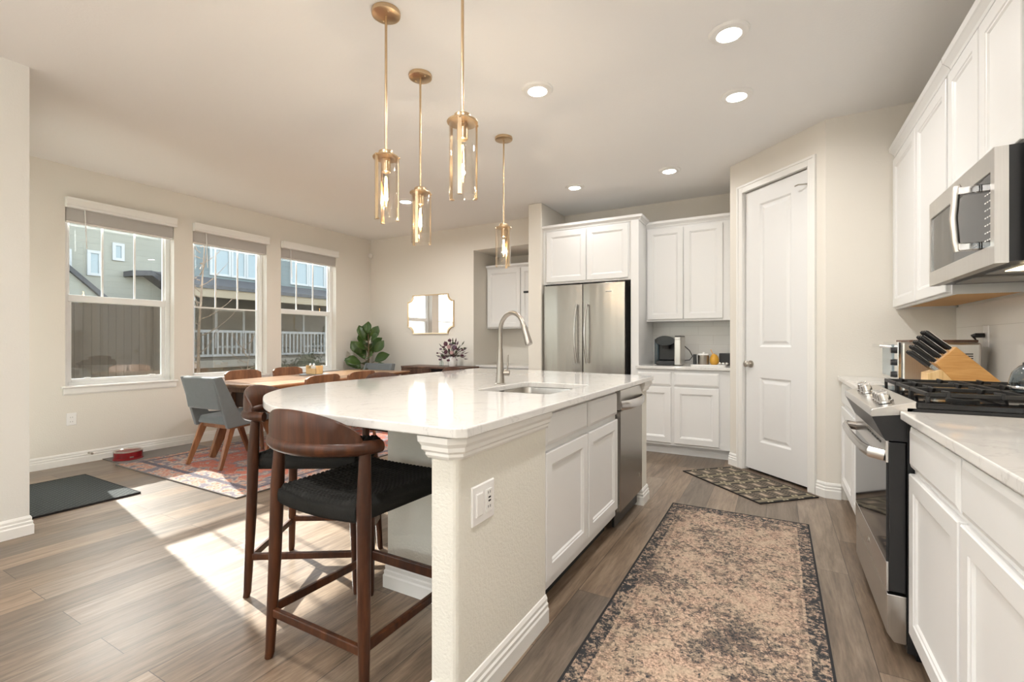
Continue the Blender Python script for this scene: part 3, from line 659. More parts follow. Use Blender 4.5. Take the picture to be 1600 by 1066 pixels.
mb.build('vent_slots', 'black_plastic', d_)
hp = [(.343, Y0 + .03, .715), (.300, Y0 + .045, .722), (.287, Y0 + .12, .724), (.282, (Y0 + Y1) / 2, .724), (.287, Y1 - .12, .724), (.300, Y1 - .045, .722), (.343, Y1 - .03, .715)]
MB().tube(hp, .011, 10, ell=1.9, up=(0, 0, 1)).build('handle', 'stainless_h', d_, smooth=True)
MB().extr([(.345, Y0 + .004, .225), (.402, Y0 + .004, .225), (.402, Y0 + .004, .055), (.366, Y0 + .004, .055), (.345, Y0 + .004, .085)], (0, Y1 - Y0 - .008, 0)).build('storage_drawer', 'stainless', t, bevel=.003)
MB().box(.43, .98, Y0 + .02, Y1 - .02, 0, .05).build('base', 'black_plastic', t)
# grates
def grate(y0, y1):
    mb = MB(); z = .952; h = .014; x0, x1 = .455, .985
    for y in (y0 + .008, y1 - .008): mb.box(x0, x1, y - .006, y + .006, z - h, z)
    for x in (x0 + .006, (x0 + x1) / 2, x1 - .006): mb.box(x - .006, x + .006, y0, y1, z - h, z)
    n_ = 4
    for k in range(n_):
        xx = x0 + .06 + k * (x1 - x0 - .12) / (n_ - 1)
        mb.extr([(xx - .005, y0 - .004, z - h), (xx - .005, y0 + .055, z - h), (xx - .005, y0 + .075, z + .004), (xx - .005, y0 + .0, z + .006)], (.010, 0, 0))
        mb.extr([(xx - .005, y1 + .004, z - h), (xx - .005, y1 - .055, z - h), (xx - .005, y1 - .075, z + .004), (xx - .005, y1 - .0, z + .006)], (.010, 0, 0))
    for x in (x0, x1 - .012):
        for y in (y0, y1 - .012): mb.box(x, x + .012, y, y + .012, .917, z - h)
    return mb.build('grate', 'cast_iron', t, bevel=.002)
for k in range(3): grate(Y0 + .012 + k * .247, Y0 + .012 + k * .247 + .240)
for x in (.58, .85):
    for y in (Y0 + .13, Y0 + .63):
        MB().lathe((x, y, .917), [(.045, 0), (.045, .008), (.03, .010), (.032, .018), (.028, .022)], 20).build('burner', 'cast_iron', t, smooth=True)
# uppers on the right
XU = .71; ZU0, ZU1 = 1.350, 2.395
def upper_right(y0, y1, z0, seams, label, cr=True):
    t = empty('wall_cabinet', ((XU + XR_) / 2, (y0 + y1) / 2, z0), 0, label, 'cabinet')
    MB().box(XU, XR_, y0, y1, z0 + .018, ZU1).build('carcass', 'cabinet_white', t)
    mb = MB().box(XU, XU + .02, y0, y1, z0, z0 + .018).box(XU + .02, XR_ - .02, y0, y0 + .018, z0, z0 + .018).box(XU + .02, XR_ - .02, y1 - .018, y1, z0, z0 + .018); mb.build('face_frame', 'cabinet_white', t)
    MB().box(XU + .02, XR_ - .02, y0 + .018, y1 - .018, z0 + .014, z0 + .0179).build('underside', 'raw_birch', t)
    fronts(t, (XU, 0, 0), (0, 1, 0), (-1, 0, 0), [(a, b, z0 + .012, ZU1 - .03) for a, b in seams], [])
    crown([(XU, y0), (XU, y1)], ZU1 - .005, t, 1); return t
upper_right(2.905, YE - .002, ZU0, [(3.50, 4.075), (2.925, 3.485)], 'tall white wall cabinet beyond the microwave with two panelled doors')
upper_right(2.130, 2.900, 1.775, [(2.520, 2.890), (2.140, 2.507)], 'white wall cabinet directly above the microwave')
upper_right(.90, 2.125, ZU0, [(1.52, 2.115), (.915, 1.505)], 'white wall cabinet on the near side of the microwave at the right edge')
# microwave
t = empty('microwave', (.83, 2.51, 1.39), 0, 'stainless over-the-range microwave with bowed handle above the gas range', 'microwave')
mx0 = .625
MB().box(mx0 + .035, XR_, Y0, Y1, 1.392, 1.772).build('case', 'black_plastic', t)
mb = MB()
fz0, fz1, gy0, gy1, gz0, gz1 = 1.388, 1.772, 2.165, 2.870, 1.452, 1.700
mb.box(mx0, mx0 + .035, Y0, Y1, fz0, gz0).box(mx0, mx0 + .035, Y0, Y1, gz1, fz1).box(mx0, mx0 + .035, Y0, gy0, gz0, gz1).box(mx0, mx0 + .035, gy1, Y1, gz0, gz1)
mb.build('front_frame', 'stainless', t)
MB().box(mx0 + .006, mx0 + .034, 2.243, gy1, gz0, gz1).build('door_glass', 'black_gloss', t)
pn = MB().box(mx0 + .004, mx0 + .034, gy0, 2.240, gz0, gz1).build('control_panel', 'black_gloss', t)
for r in range(7):
    for c in range(3): MB().box(mx0 + .0028, mx0 + .0042, 2.175 + c * .020, 2.186 + c * .020, 1.475 + r * .026, 1.479 + r * .026).build('button', 'white_plastic', pn)
hb_ = MB().tube([(mx0 - .054, 2.275, 1.690), (mx0 - .060, 2.275, 1.66), (mx0 - .066, 2.275, 1.575), (mx0 - .060, 2.275, 1.49), (mx0 - .054, 2.275, 1.455)], .012, 12, ell=.7, up=(0, 1, 0)).build('handle', 'stainless', t, smooth=True)
for z in (1.672, 1.470): MB().box(mx0 - .056, mx0 + .008, 2.262, 2.288, z - .014, z + .014).build('handle_bracket', 'chrome', hb_, bevel=.004)
MB().tube([(mx0 - .0005, 2.475, 1.734), (mx0 - .002, 2.475, 1.734)], .014, 20).build('badge', 'nickel', t, smooth=True)
gm = MB()
for k in range(2): gm.box(mx0 + .07, mx0 + .33, Y0 + .10 + k * .34, Y0 + .32 + k * .34, 1.386, 1.3915)
gm.build('grease_filter', 'grey_metal', t)
MB().box(.72, .86, 2.20, 2.36, 1.3835, 1.3855).build('hood_light', 'hood_lamp', t)
l = bpy.data.lights.new('hood_light', 'AREA'); l.size = .14; l.energy = 1.2; l.color = (1, .82, .58); lo_ = bpy.data.objects.new('hood_glow', l); COL.objects.link(lo_); lo_.location = (.79, 2.28, 1.38)
# outlet and plug on the tile
ol = empty('wall_outlet', (1.018, 3.6, 1.11), 0, 'white outlet plate with black plug on the tile behind the toaster oven', 'outlet')
MB().panel((XR_ - .010, 3.55, 1.10), (0, 1, 0), (-1, 0, 0), .075, .12, [(0, 0), (0, .003), (.003, .005)]).build('plate', 'white_plastic', ol)
pc = tag(MB().tube([(1.012, 3.59, 1.165), (.975, 3.59, 1.165), (.965, 3.60, 1.165), (.985, 3.62, 1.14), (.988, 3.65, 1.05), (.988, 3.72, .93), (.985, 3.80, .90)], [.013, .013, .008, .004, .004, .004, .004], 8).build('power_cord', 'black_plastic', smooth=True), 'black power cord plugged in above the toaster oven', 'cord')

# toaster oven (front towards the aisle)
t = empty('toaster_oven', (.79, 3.60, CT), 0, 'stainless toaster oven with black knobs behind the knife block', 'toaster oven')
tx0, tx1, ty0, ty1, tz0, tz1 = .600, .955, 3.42, 3.83, .905, 1.125
MB().box(tx0 + .02, tx1, ty0, ty1, tz0, tz1).build('case', 'stainless', t, bevel=.012)
MB().box(tx0, tx0 + .02, ty0 - .004, ty1 + .004, tz0 - .004, tz1 + .004).build('front_frame', 'chrome', t, bevel=.004)
MB().box(tx0 - .006, tx0, ty0 + .115, ty1 - .01, tz0 + .02, tz1 - .012).build('glass_door', 'house_glass', t)
for z in (.94, 1.01, 1.08): MB().tube([(tx0, ty0 + .055, z), (tx0 - .022, ty0 + .055, z)], [.019, .016], 16).build('knob', 'black_plastic', t, smooth=True)
MB().tube([(tx0, ty0 + .14, 1.10), (tx0 - .05, ty0 + .15, 1.105), (tx0 - .055, ty1 - .05, 1.105), (tx0, ty1 - .04, 1.10)], .010, 8).build('handle', 'chrome', t, smooth=True)
mb = MB()
for k in range(5): mb.box(.80, .92, ty0 - .0012, ty0 + .001, 1.06 - k * .012, 1.066 - k * .012)
mb.build('vent_slots', 'dark_gap', t)
for x in (tx0 + .04, tx1 - .04):
    for y in (ty0 + .03, ty1 - .03): MB().lathe((x, y, CT), [(.014, 0), (.016, .021)], 12).build('foot', 'black_plastic', t)
tb = tag(MB().box(.66, .95, 3.45, 3.80, 1.126, 1.140).build('cutting_board', 'walnut_slat', bevel=.003), 'thin brown board lying on top of the toaster oven', 'board')

# knife block with its knives
ky = 3.04
kb = empty('knife_block', (.80, ky, CT), 0, 'slanted bamboo knife block on the worktop behind the range', 'knife block')
sl = [(.655, CT), (.660, .98), (.672, 1.0), (.78, 1.115), (.955, .905), (.955, CT)]
body = [(.667, 1.025), (.741, 1.106), (.935, .905), (.935, CT), (.775, CT)]
MB().extr([(x, ky - .065, z) for x, z in body], (0, .13, 0)).build('body', 'bamboo', kb, bevel=.003)
MB().extr([(x, ky - .062, z) for x, z in [(.638, CT), (.638, .976), (.655, .982), (.690, .996), (.775, CT)]], (0, .124, 0)).build('front_wedge', 'bamboo_edge', kb, bevel=.002)
u_ = Vector((.741 - .667, 0, 1.106 - 1.025)).normalized(); nrm = Vector((-u_.z, 0, u_.x))
cnt = 0
places = ['lowest', 'second lowest', 'middle', 'second highest', 'highest']; lens = [.105, .115, .12, .125, .13]
side_w = ['near', 'centre', 'far']
for r in range(5):
    for c in range(3):
        p = Vector((.667, 0, 1.025)) + u_ * (-.018 + r * .0275) + Vector((0, ky - .04 + c * .04, 0)); L_ = lens[r]
        k = empty('kitchen_knife', tuple(p), 0, 'black handled knife in the %s row of the bamboo block, %s side' % (places[r], side_w[c]), 'knife', 'knives in the bamboo block')
        MB().bar(p - nrm * .07, p + nrm * .004, .018, .0015, up=(0, 1, 0)).build('blade', 'chrome', k)
        MB().tube([p + nrm * .004, p + nrm * .012, p + nrm * .05, p + nrm * (L_ - .01), p + nrm * L_], [.008, .009, .0085, .010, .006], 10, ell=.75, up=(0, 1, 0)).build('handle', 'black_plastic', k, smooth=True)
        MB().bar(p + nrm * .006 + u_ * .0088, p + nrm * (L_ - .006) + u_ * .0093, .0022, .0016, up=(0, 1, 0)).build('tang', 'chrome', k)
# glass kettle at the right edge
t = empty('glass_kettle', (.768, 2.262, .958), 0, 'blue-grey glass kettle standing on the near grate at the right edge', 'kettle')
MB().lathe((.768, 2.262, .9585), [(.001, 0), (.055, 0), (.066, .010), (.068, .03), (.060, .065), (.042, .088), (.030, .094)], 28, True, False).build('jug', 'tinted_glass', t, smooth=True)
MB().lathe((.768, 2.262, .9585), [(.067, .010), (.0705, .012), (.0705, .018), (.0685, .020)], 28, False, False).build('band', 'chrome', t, smooth=True)
MB().lathe((.768, 2.262, .9585), [(.034, .092), (.033, .100), (.01, .106), (.008, .118), (.0, .120)], 20).build('lid', 'black_plastic', t, smooth=True)
MB().tube([(.83, 2.262, .98), (.875, 2.262, .99), (.88, 2.262, 1.03), (.80, 2.262, 1.05)], .007, 8).build('handle', 'black_plastic', t, smooth=True)

# ------------------------------------------------------------------ back wall: fridge, tall panel, coffee station
YU = 5.29; YFC = 4.975
t = empty('wall_cabinet', (-1.8, 5.25, 1.79), 0, 'white two door cabinet above the refrigerator', 'cabinet')
MB().box(-2.372, -1.345, YFC, YB - .003, 1.790, 2.41).build('carcass', 'cabinet_white', t)
fronts(t, (0, YFC, 0), (1, 0, 0), (0, -1, 0), [(-2.325, -1.843, 1.812, 2.385), (-1.836, -1.372, 1.812, 2.385)], [])
MB().box(-1.345, -1.262, YFC - .012, YB - .003, 0, 2.41).build('side_panel', 'cabinet_white', t, bevel=.002)
crown([(-2.372, YFC), (-1.262, YFC), (-1.262, YU - .022)], 2.405, t, -1)
t = empty('wall_cabinet', (-.82, 5.45, 1.35), 0, 'white two door cabinet over the coffee maker', 'cabinet')
MB().box(-1.260, -.377, YU, YB - .003, 1.352, 2.385).build('carcass', 'cabinet_white', t)
fronts(t, (0, YU, 0), (1, 0, 0), (0, -1, 0), [(-1.245, -.870, 1.372, 2.355), (-.862, -.482, 1.372, 2.355)], [])
crown([(-1.262, YU), (-.378, YU)], 2.380, t, -1)
t = empty('base_cabinet', (-.82, 5.2, 0), 0, 'white base cabinet under the coffee maker with two drawers and two doors', 'cabinet')
YC = 4.865
MB().box(-1.260, -.377, YC, YB - .003, .10, .852).build('carcass', 'cabinet_white', t)
MB().box(-1.260, -.377, YC + .07, YB - .003, 0, .10).build('toe_kick', 'cabinet_white', t)
fronts(t, (0, YC, 0), (1, 0, 0), (0, -1, 0), [(-1.245, -.915, .125, .675), (-.885, -.475, .125, .675)], [(-1.245, -.915, .695, .825), (-.885, -.475, .695, .825)])
o = MB().box(-1.260, -.377, YC - .04, YB - .012, .855, CT).build('countertop', 'quartz', bevel=.004); tag(o, 'pale quartz worktop of the coffee station beside the pantry door', 'worktop')
struct(MB().box(-1.260, -.377, YB - .010, YB, CT, 1.352).build('trim_backsplash_back', 'tile_back', keep=True))
# refrigerator
t = empty('refrigerator', (-1.83, 5.2, 0), 0, 'stainless french door refrigerator with two curved handles', 'refrigerator')
rx0, rx1, ry, rt = -2.335, -1.395, 4.905, 1.765
MB().box(rx0 + .01, rx1 - .01, ry + .065, YB - .03, .02, rt - .025).build('case', 'grey_metal', t)
xm = (rx0 + rx1) / 2
def rdoor(a, b, z0, z1):
    n_ = 10; f = []; pts = []
    for k in range(n_ + 1):
        u = k / n_; pts.append((a + (b - a) * u, ry + .012 * (2 * u - 1) ** 2))
    pts += [(b, ry + .06), (a, ry + .06)]; return MB().prism(pts, z0, z1).build('door', 'stainless_wavy', t, smooth=True, bevel=.003)
for a, b, sg in ((rx0, xm - .004, 1), (xm + .004, rx1, -1)):
    dr = rdoor(a, b, .60, rt); hx = (b - .055) if sg > 0 else (a + .055)
    MB().tube([(hx, ry + .01, 1.530)] + [(hx - (.012 * math.sin(PI * k / 10)) * 1, ry - .028 - .035 * math.sin(PI * k / 10), 1.535 - .635 * k / 10) for k in range(11)] + [(hx, ry + .01, .90)], .012, 10, ell=1.4, up=(0, 1, 0)).build('handle', 'chrome', dr, smooth=True)
    MB().box(b - .08 if sg < 0 else a + .01, b - .01 if sg < 0 else a + .08, ry + .03, ry + .10, rt, rt + .018).build('hinge_cover', 'black_plastic', dr, bevel=.003)
    if sg < 0: MB().box(-1.60, -1.535, ry - .0015, ry + .004, 1.662, 1.674).build('brand_badge', 'grey_metal', dr)
fz = rdoor(rx0, rx1, .06, .59)
MB().tube([(rx0 + .1, ry, .52), (rx0 + .12, ry - .05, .52), (rx1 - .12, ry - .05, .52), (rx1 - .1, ry, .52)], .012, 10).build('handle', 'chrome', fz, smooth=True)
def text_mesh(body, size, name, mat, parent, mtx):
    cu = bpy.data.curves.new('letters', 'FONT'); cu.body = body; cu.size = size; cu.extrude = .0004; cu.align_x = 'CENTER'
    tmp = bpy.data.objects.new('letters', cu); COL.objects.link(tmp); dg = bpy.context.evaluated_depsgraph_get()
    me = bpy.data.meshes.new_from_object(tmp.evaluated_get(dg)); bpy.data.objects.remove(tmp)
    me.transform(mtx); me.transform(world_of(parent).inverted()); me.materials.clear(); me.materials.append(M[mat]); o = bpy.data.objects.new(name, me); COL.objects.link(o); o.parent = parent; return o
# coffee maker
t = empty('coffee_maker', (-1.0, 5.2, CT), 0, 'black and silver single-serve coffee maker on the coffee station', 'coffee maker')
cx, cy = -.975, 5.16
MB().box(cx - .13, cx + .06, cy - .12, cy + .14, CT, CT + .045).build('base', 'black_plastic', t, bevel=.01)
MB().box(cx - .13, cx + .06, cy + .02, cy + .14, CT + .045, CT + .27).build('column', 'black_plastic', t, bevel=.012)
MB().tube([(cx - .035, cy - .13, CT + .255), (cx - .035, cy + .14, CT + .255)], .1, 20, ell=.5, up=(0, 0, 1)).build('brew_head', 'black_gloss', t, smooth=True)
MB().lathe((cx - .035, cy - .05, CT + .17), [(.04, 0), (.045, .04), (.05, .06)], 20).build('spout_cup', 'black_plastic', t, smooth=True)
MB().box(cx - .165, cx - .13, cy - .02, cy + .14, CT + .005, CT + .275).build('water_tank', 'tinted_glass', t, bevel=.008)
sp_ = MB().box(cx + .06, cx + .125, cy - .135, cy + .13, CT + .004, CT + .295).build('side_tower', 'stainless', t, bevel=.010)
MB().box(cx + .062, cx + .123, cy - .13, cy + .125, CT + .295, CT + .305).build('tower_cap', 'black_plastic', t, bevel=.004)
text_mesh('KEURIG', .017, 'lettering', 'black_plastic', sp_, Matrix.Translation((cx + .0925, cy - .1358, CT + .262)) @ Matrix.Rotation(PI / 2, 4, 'X'))
MB().tube([(cx + .12, cy + .10, CT + .20), (cx + .17, cy + .12, CT + .15), (cx + .20, cy + .12, CT + .09), (cx + .17, cy + .12, CT + .05), (cx + .12, cy + .10, CT + .045)], .005, 8).build('cord', 'black_plastic', t, smooth=True)
# tray with jar, yellow pot, spoons, black box
tr_ = tag(MB().prism(rrect(-.77, -.44, 5.08, 5.28, .03), CT, CT + .012).build('serving_tray', 'white_ceramic', bevel=.003), 'low cream tray beside the coffee maker', 'tray')
t = empty('sugar_canister', (-.655, 5.18, CT + .012), 0, 'glass and steel canister on the tray beside the coffee maker', 'canister')
MB().lathe((-.655, 5.18, CT + .012), [(.052, 0), (.054, .004), (.054, .09), (.050, .094)], 24).build('jar', 'brushed_nickel', t, smooth=True)
MB().lathe((-.655, 5.18, CT + .107), [(.056, 0), (.056, .012), (.05, .016), (.012, .018), (.010, .03), (.0, .032)], 24).build('lid', 'white_ceramic', t, smooth=True)
pk = tag(MB().box(-.752, -.722, 5.15, 5.2, CT + .012, CT + .115).build('sweetener_packet', 'black_plastic', bevel=.002), 'small dark upright packet at the left end of the tray', 'packet')
t = empty('honey_pot', (-.552, 5.17, CT + .012), 0, 'mustard yellow lidded pot with dipper on the tray', 'pot')
MB().lathe((-.552, 5.17, CT + .012), [(.028, 0), (.042, .02), (.045, .05), (.038, .08), (.030, .088)], 24).build('pot', 'yellow_ceramic', t, smooth=True)
MB().lathe((-.552, 5.17, CT + .100), [(.032, 0), (.024, .012), (.006, .018), (.004, .024)], 20).build('lid', 'yellow_ceramic', t, smooth=True)
MB().tube([(-.56, 5.17, CT + .11), (-.585, 5.17, CT + .165)], .004, 8).build('dipper', 'bamboo', t, smooth=True)
bx = tag(MB().box(-.52, -.385, 5.30, 5.42, CT, CT + .125).build('storage_box', 'black_plastic', bevel=.004), 'black box in the corner behind the yellow pot', 'box')
t = empty('measuring_spoons', (-.48, 5.14, CT + .012), 0, 'small pile of silver spoons at the right end of the tray', 'spoons')
for k in range(3): MB().ball((-.495 + .03 * k, 5.13 + .012 * k, CT + .026), .014, 6, (1.2, .9, .8)).build('spoon', 'chrome', t, smooth='all')
# butler niche cabinet and desk top
t = empty('wall_cabinet', (-3.1, 5.98, 1.31), 0, 'white wall cabinet inside the recess beside the dining wall', 'cabinet')
MB().box(-3.672, -2.552, 5.81, 6.128, 1.318, 2.20).build('carcass', 'cabinet_white', t)
fronts(t, (0, 5.81, 0), (1, 0, 0), (0, -1, 0), [(-3.66, -3.12, 1.335, 2.165), (-3.11, -2.565, 1.335, 2.165)], [])
crown([(-3.672, 5.81), (-2.552, 5.81)], 2.165, t, -1)
o = MB().box(-3.672, -2.552, 5.50, 6.128, .775, .805).build('countertop', 'quartz', bevel=.003); tag(o, 'pale worktop inside the recess beside the dining wall', 'worktop')
t = empty('base_cabinet', (-3.1, 5.8, 0), 0, 'white base cabinet inside the recess, behind the island', 'cabinet')
MB().box(-3.672, -2.552, 5.54, 6.128, .1, .774).build('carcass', 'cabinet_white', t)
fronts(t, (0, 5.54, 0), (1, 0, 0), (0, -1, 0), [(-3.65, -3.12, .12, .74), (-3.10, -2.57, .12, .74)], [])
hk = tag(MB().box(-2.575, -2.55, 5.02, 5.045, 1.715, 1.80).box(-2.66, -2.575, 5.02, 5.045, 1.715, 1.74).build('wall_hook', 'black_plastic', bevel=.002), 'black angled hook on the column left of the refrigerator', 'hook')

# ------------------------------------------------------------------ rugs
def rug(name, x0, x1, y0, y1, th, mat, emat, label, rz=0, loc=None):
    w2, l2 = (x1 - x0) / 2, (y1 - y0) / 2; c = loc or ((x0 + x1) / 2, (y0 + y1) / 2)
    t = empty(name, (0, 0, .001), 0, label, 'rug')
    MB().prism([(-w2, -l2), (w2, -l2), (w2, l2), (-w2, l2)], 0, th).build('pile', mat, t)
    e = .009; mb = MB()
    for a, b, cc, dd in ((-w2 - e, w2 + e, -l2 - e, -l2), (-w2 - e, w2 + e, l2, l2 + e), (-w2 - e, -w2, -l2, l2), (w2, w2 + e, -l2, l2)): mb.box(a, b, cc, dd, -.0, th + .001)
    mb.build('binding', emat, t); t.location = (c[0], c[1], .001); t.rotation_euler = (0, 0, rz); return t
rug('kitchen_runner', -.622, .164, 1.02, 3.405, .008, 'runner_pile', 'runner_edge', 'tan and charcoal distressed runner rug between island and range')
rug('dining_rug', -5.25, -3.385, 1.99, 5.02, .010, 'dining_pile', 'brown_mat', 'faded red and blue patterned rug under the dining table')
rug('door_mat', 0, .85, 0, .50, .006, 'pantry_pile', 'mat_edge', 'black and tan trellis pattern mat in front of the pantry door', R(-45), (-.2235, 4.185))
rug('entry_mat', -5.08, -4.135, 1.095, 1.70, .012, 'entry_pile', 'mat_edge', 'dark green-grey doormat beside the left wall')
rug('feeding_mat', -5.628, -5.272, 2.03, 2.80, .006, 'brown_mat', 'brown_mat', 'brown pet mat along the window wall under the red bowl')
t = empty('pet_bowl', (-5.44, 2.15, .007), 0, 'red pet bowl with steel rim on the brown mat', 'bowl')
MB().lathe((-5.44, 2.15, .008), [(.118, 0), (.118, .006), (.112, .012), (.112, .068), (.108, .072)], 32).build('shell', 'red_enamel', t, smooth=True)
MB().lathe((-5.44, 2.15, .008), [(.113, .070), (.113, .080), (.104, .082), (.098, .074), (.085, .03), (.02, .026)], 32, False, True).build('liner', 'stainless', t, smooth=True)
MB().box(-5.345, -5.3275, 2.12, 2.15, .03, .042).build('badge', 'nickel', t)

# ------------------------------------------------------------------ bar stools
def stool():
    t = empty('bar_stool', (0, 0, 0), 0, 'stool', 'bar stool', 'walnut bar stools around the island')
    for s in (-1, 1):
        MB().tube([(s * .238, -.240, 0), (s * .234, -.237, .02), (s * .222, -.226, .35), (s * .216, -.220, .62), (s * .213, -.212, .79)], [.014, .016, .0215, .0235, .018], 14).build('leg', 'walnut_dark', t, smooth=True)
        MB().tube([(s * .232, .240, 0), (s * .228, .237, .02), (s * .212, .222, .35), (s * .198, .208, .585)], [.013, .015, .020, .021], 14).build('leg', 'walnut_dark', t, smooth=True)
        MB().bar((s * .228, -.232, .175), (s * .222, .232, .175), .018, .030).build('stretcher', 'walnut_dark', t, bevel=.004)
        MB().bar((s * .196, -.215, .588), (s * .192, .208, .588), .024, .026).build('seat_rail', 'walnut_dark', t, bevel=.004)
    MB().bar((-.228, -.232, .165), (.228, -.232, .165), .018, .030).build('stretcher', 'walnut_dark', t, bevel=.004)
    MB().bar((-.222, .232, .19), (.222, .232, .19), .020, .042).build('stretcher', 'walnut_dark', t, bevel=.004)
    # horseshoe arm rail and the raised lobe over its back
    rail = []; rr = []; el = []
    for k in range(25):
        a = PI * (k / 24); x = .232 * math.cos(a); y = -.165 - .150 * math.sin(a)
        rail.append((x, y, .795)); u = abs(k - 12) / 12; rr.append(.021 + .006 * (1 - u)); el.append(.95)
    rl = MB().tube(rail, rr, 14, up=(0, 0, 1)).build('arm_rail', 'walnut_dark', t, smooth=True)
    rs = []
    for k in range(25):
        u = (k - 12) / 12; a = PI / 2 - u * R(70); hgt = .110 * math.cos(u * PI / 2) ** .55 if abs(u) < 1 else 0
        cxk, cyk = .226, .150; ring = []
        for sft, f in ((.017, 0), (.014, .5), (.008, .93), (.002, 1.0), (-.006, .93), (-.012, .5), (-.015, 0)):
            z = .800 + f * (hgt + .006); out = .010 * f * hgt / .1
            ring.append(((cxk + sft + out) * math.cos(a), -.165 - (cyk + sft + out) * math.sin(a), z))
        rs.append(ring)
    MB().rings(rs).build('back_lobe', 'walnut_dark', t, smooth=True)
    # woven seat
    bm = MB(); n_ = 110; cells = 22; grid = []
    for i in range(n_ + 1):
        row = []
        for j in range(n_ + 1):
            u = i / n_ * 2 - 1; v = j / n_ * 2 - 1
            wid = .205 + .012 * v; x = wid * u; y = .005 + .228 * v + .012 * (1 - u * u) * (1 if v > 0 else -1) * abs(v) ** 4
            a = u * cells * PI / 2; b = v * cells * PI / 2
            ci = math.floor((u + 1) * cells / 2); cj = math.floor((v + 1) * cells / 2)
            fu = abs(math.sin(a)); fv = abs(math.sin(b))
            hgt = (.0068 * fu ** .5 * (.25 + .75 * fv) if (ci + cj) % 2 else .0068 * fv ** .5 * (.25 + .75 * fu))
            hgt += .0012 * abs(math.sin((a if (ci + cj) % 2 == 0 else b) * 1.0 * 3))
            sag = -.016 * (1 - u * u) * (1 - v * v); lift = .010 * abs(u) ** 3
            z = .612 + sag + lift + hgt
            ed = max(abs(u), abs(v))
            if ed > .93: z -= ((ed - .93) / .07) ** 2 * .014
            row.append(bm.b.verts.new((x, y, z)))
        grid.append(row)
    for i in range(n_):
        for j in range(n_): bm.b.faces.new((grid[i][j], grid[i + 1][j], grid[i + 1][j + 1], grid[i][j + 1]))
    # wrapped skirt around the rails, ribbed cord by cord
    loop = [grid[i][0] for i in range(n_ + 1)] + [grid[n_][j] for j in range(1, n_ + 1)] + [grid[i][n_] for i in range(n_ - 1, -1, -1)] + [grid[0][j] for j in range(n_ - 1, 0, -1)]
    prev = loop
    for q, (dz, dx) in enumerate(((-.006, .010), (-.022, .014), (-.046, .013), (-.060, .002), (-.062, -.03))):
        cur = []
        for m_, v0 in enumerate(loop):
            d0 = Vector((v0.co.x, v0.co.y, 0)); dirn = Vector((1 if v0.co.x > 0 else -1, 0, 0)) if abs(abs(v0.co.x) / .21) > abs(abs(v0.co.y) / .235) else Vector((0, 1 if v0.co.y > 0 else -1, 0))
            rb = .0012 if m_ % 2 else -.0008
            cur.append(bm.b.verts.new((v0.co.x + dirn.x * (dx + rb), v0.co.y + dirn.y * (dx + rb), .610 + .006 * abs(v0.co.x / .21) ** 2 + dz)))
        for m_ in range(len(loop)): bm.b.faces.new((prev[m_], prev[(m_ + 1) % len(loop)], cur[(m_ + 1) % len(loop)], cur[m_]))
        prev = cur
    bm.build('woven_seat', 'black_cord', t, smooth='all')
    return t
s0 = stool()
SP = [((-1.347, 1.285, 0), R(0), 'walnut bar stool with black woven seat tucked under the near end of the island'),
      ((-1.968, 1.572, 0), R(-58), 'walnut bar stool with black woven seat at the rounded left corner of the island'),
      ((-2.105, 2.425, 0), R(-90), 'walnut bar stool with only its back rest showing over the middle of the island worktop'),
      ((-2.105, 3.250, 0), R(-90), 'walnut bar stool farthest along the island, back rest in front of the sideboard')]
for k, (loc, rz, lb) in enumerate(SP): place(s0 if k == 0 else copy_tree(s0), loc, rz, lb)

# ------------------------------------------------------------------ dining table and chairs
TA = R(9.5); tc = Vector((-4.565, 3.665, 0)); TL, TW = 2.30, .90
t = empty('dining_table', tc, TA, 'long walnut dining table with splayed slab legs in front of the windows', 'table')
def Tl(x, y, z): return Matrix.Rotation(TA, 4, 'Z') @ Vector((x, y, z)) + tc
mb = MB(); a, b = TW / 2, TL / 2
mb.rings([[Tl(sx * (a - .03), sy * (b - .03), .700) for sx, sy in ((-1, -1), (1, -1), (1, 1), (-1, 1))], [Tl(sx * a, sy * b, .722) for sx, sy in ((-1, -1), (1, -1), (1, 1), (-1, 1))], [Tl(sx * a, sy * b, .737) for sx, sy in ((-1, -1), (1, -1), (1, 1), (-1, 1))]])
mb.build('tabletop', 'walnut_top', t, bevel=.003)
mb = MB(); mb.rings([[Tl(sx * .34, sy * .98, .640) for sx, sy in ((-1, -1), (1, -1), (1, 1), (-1, 1))], [Tl(sx * .34, sy * .98, .700) for sx, sy in ((-1, -1), (1, -1), (1, 1), (-1, 1))]]); mb.build('apron', 'walnut_mid', t)
for sx in (-1, 1):
    for sy in (-1, 1): MB().bar(Tl(sx * .38, sy * 1.06, .012), Tl(sx * .30, sy * .84, .640), .055, .05, .075, .13).build('leg', 'walnut_mid', t, bevel=.004)
for sy in (-1, 1): MB().bar(Tl(-.31, sy * .86, .56), Tl(.31, sy * .86, .56), .05, .16).build('end_panel', 'walnut_dark', t, bevel=.003)

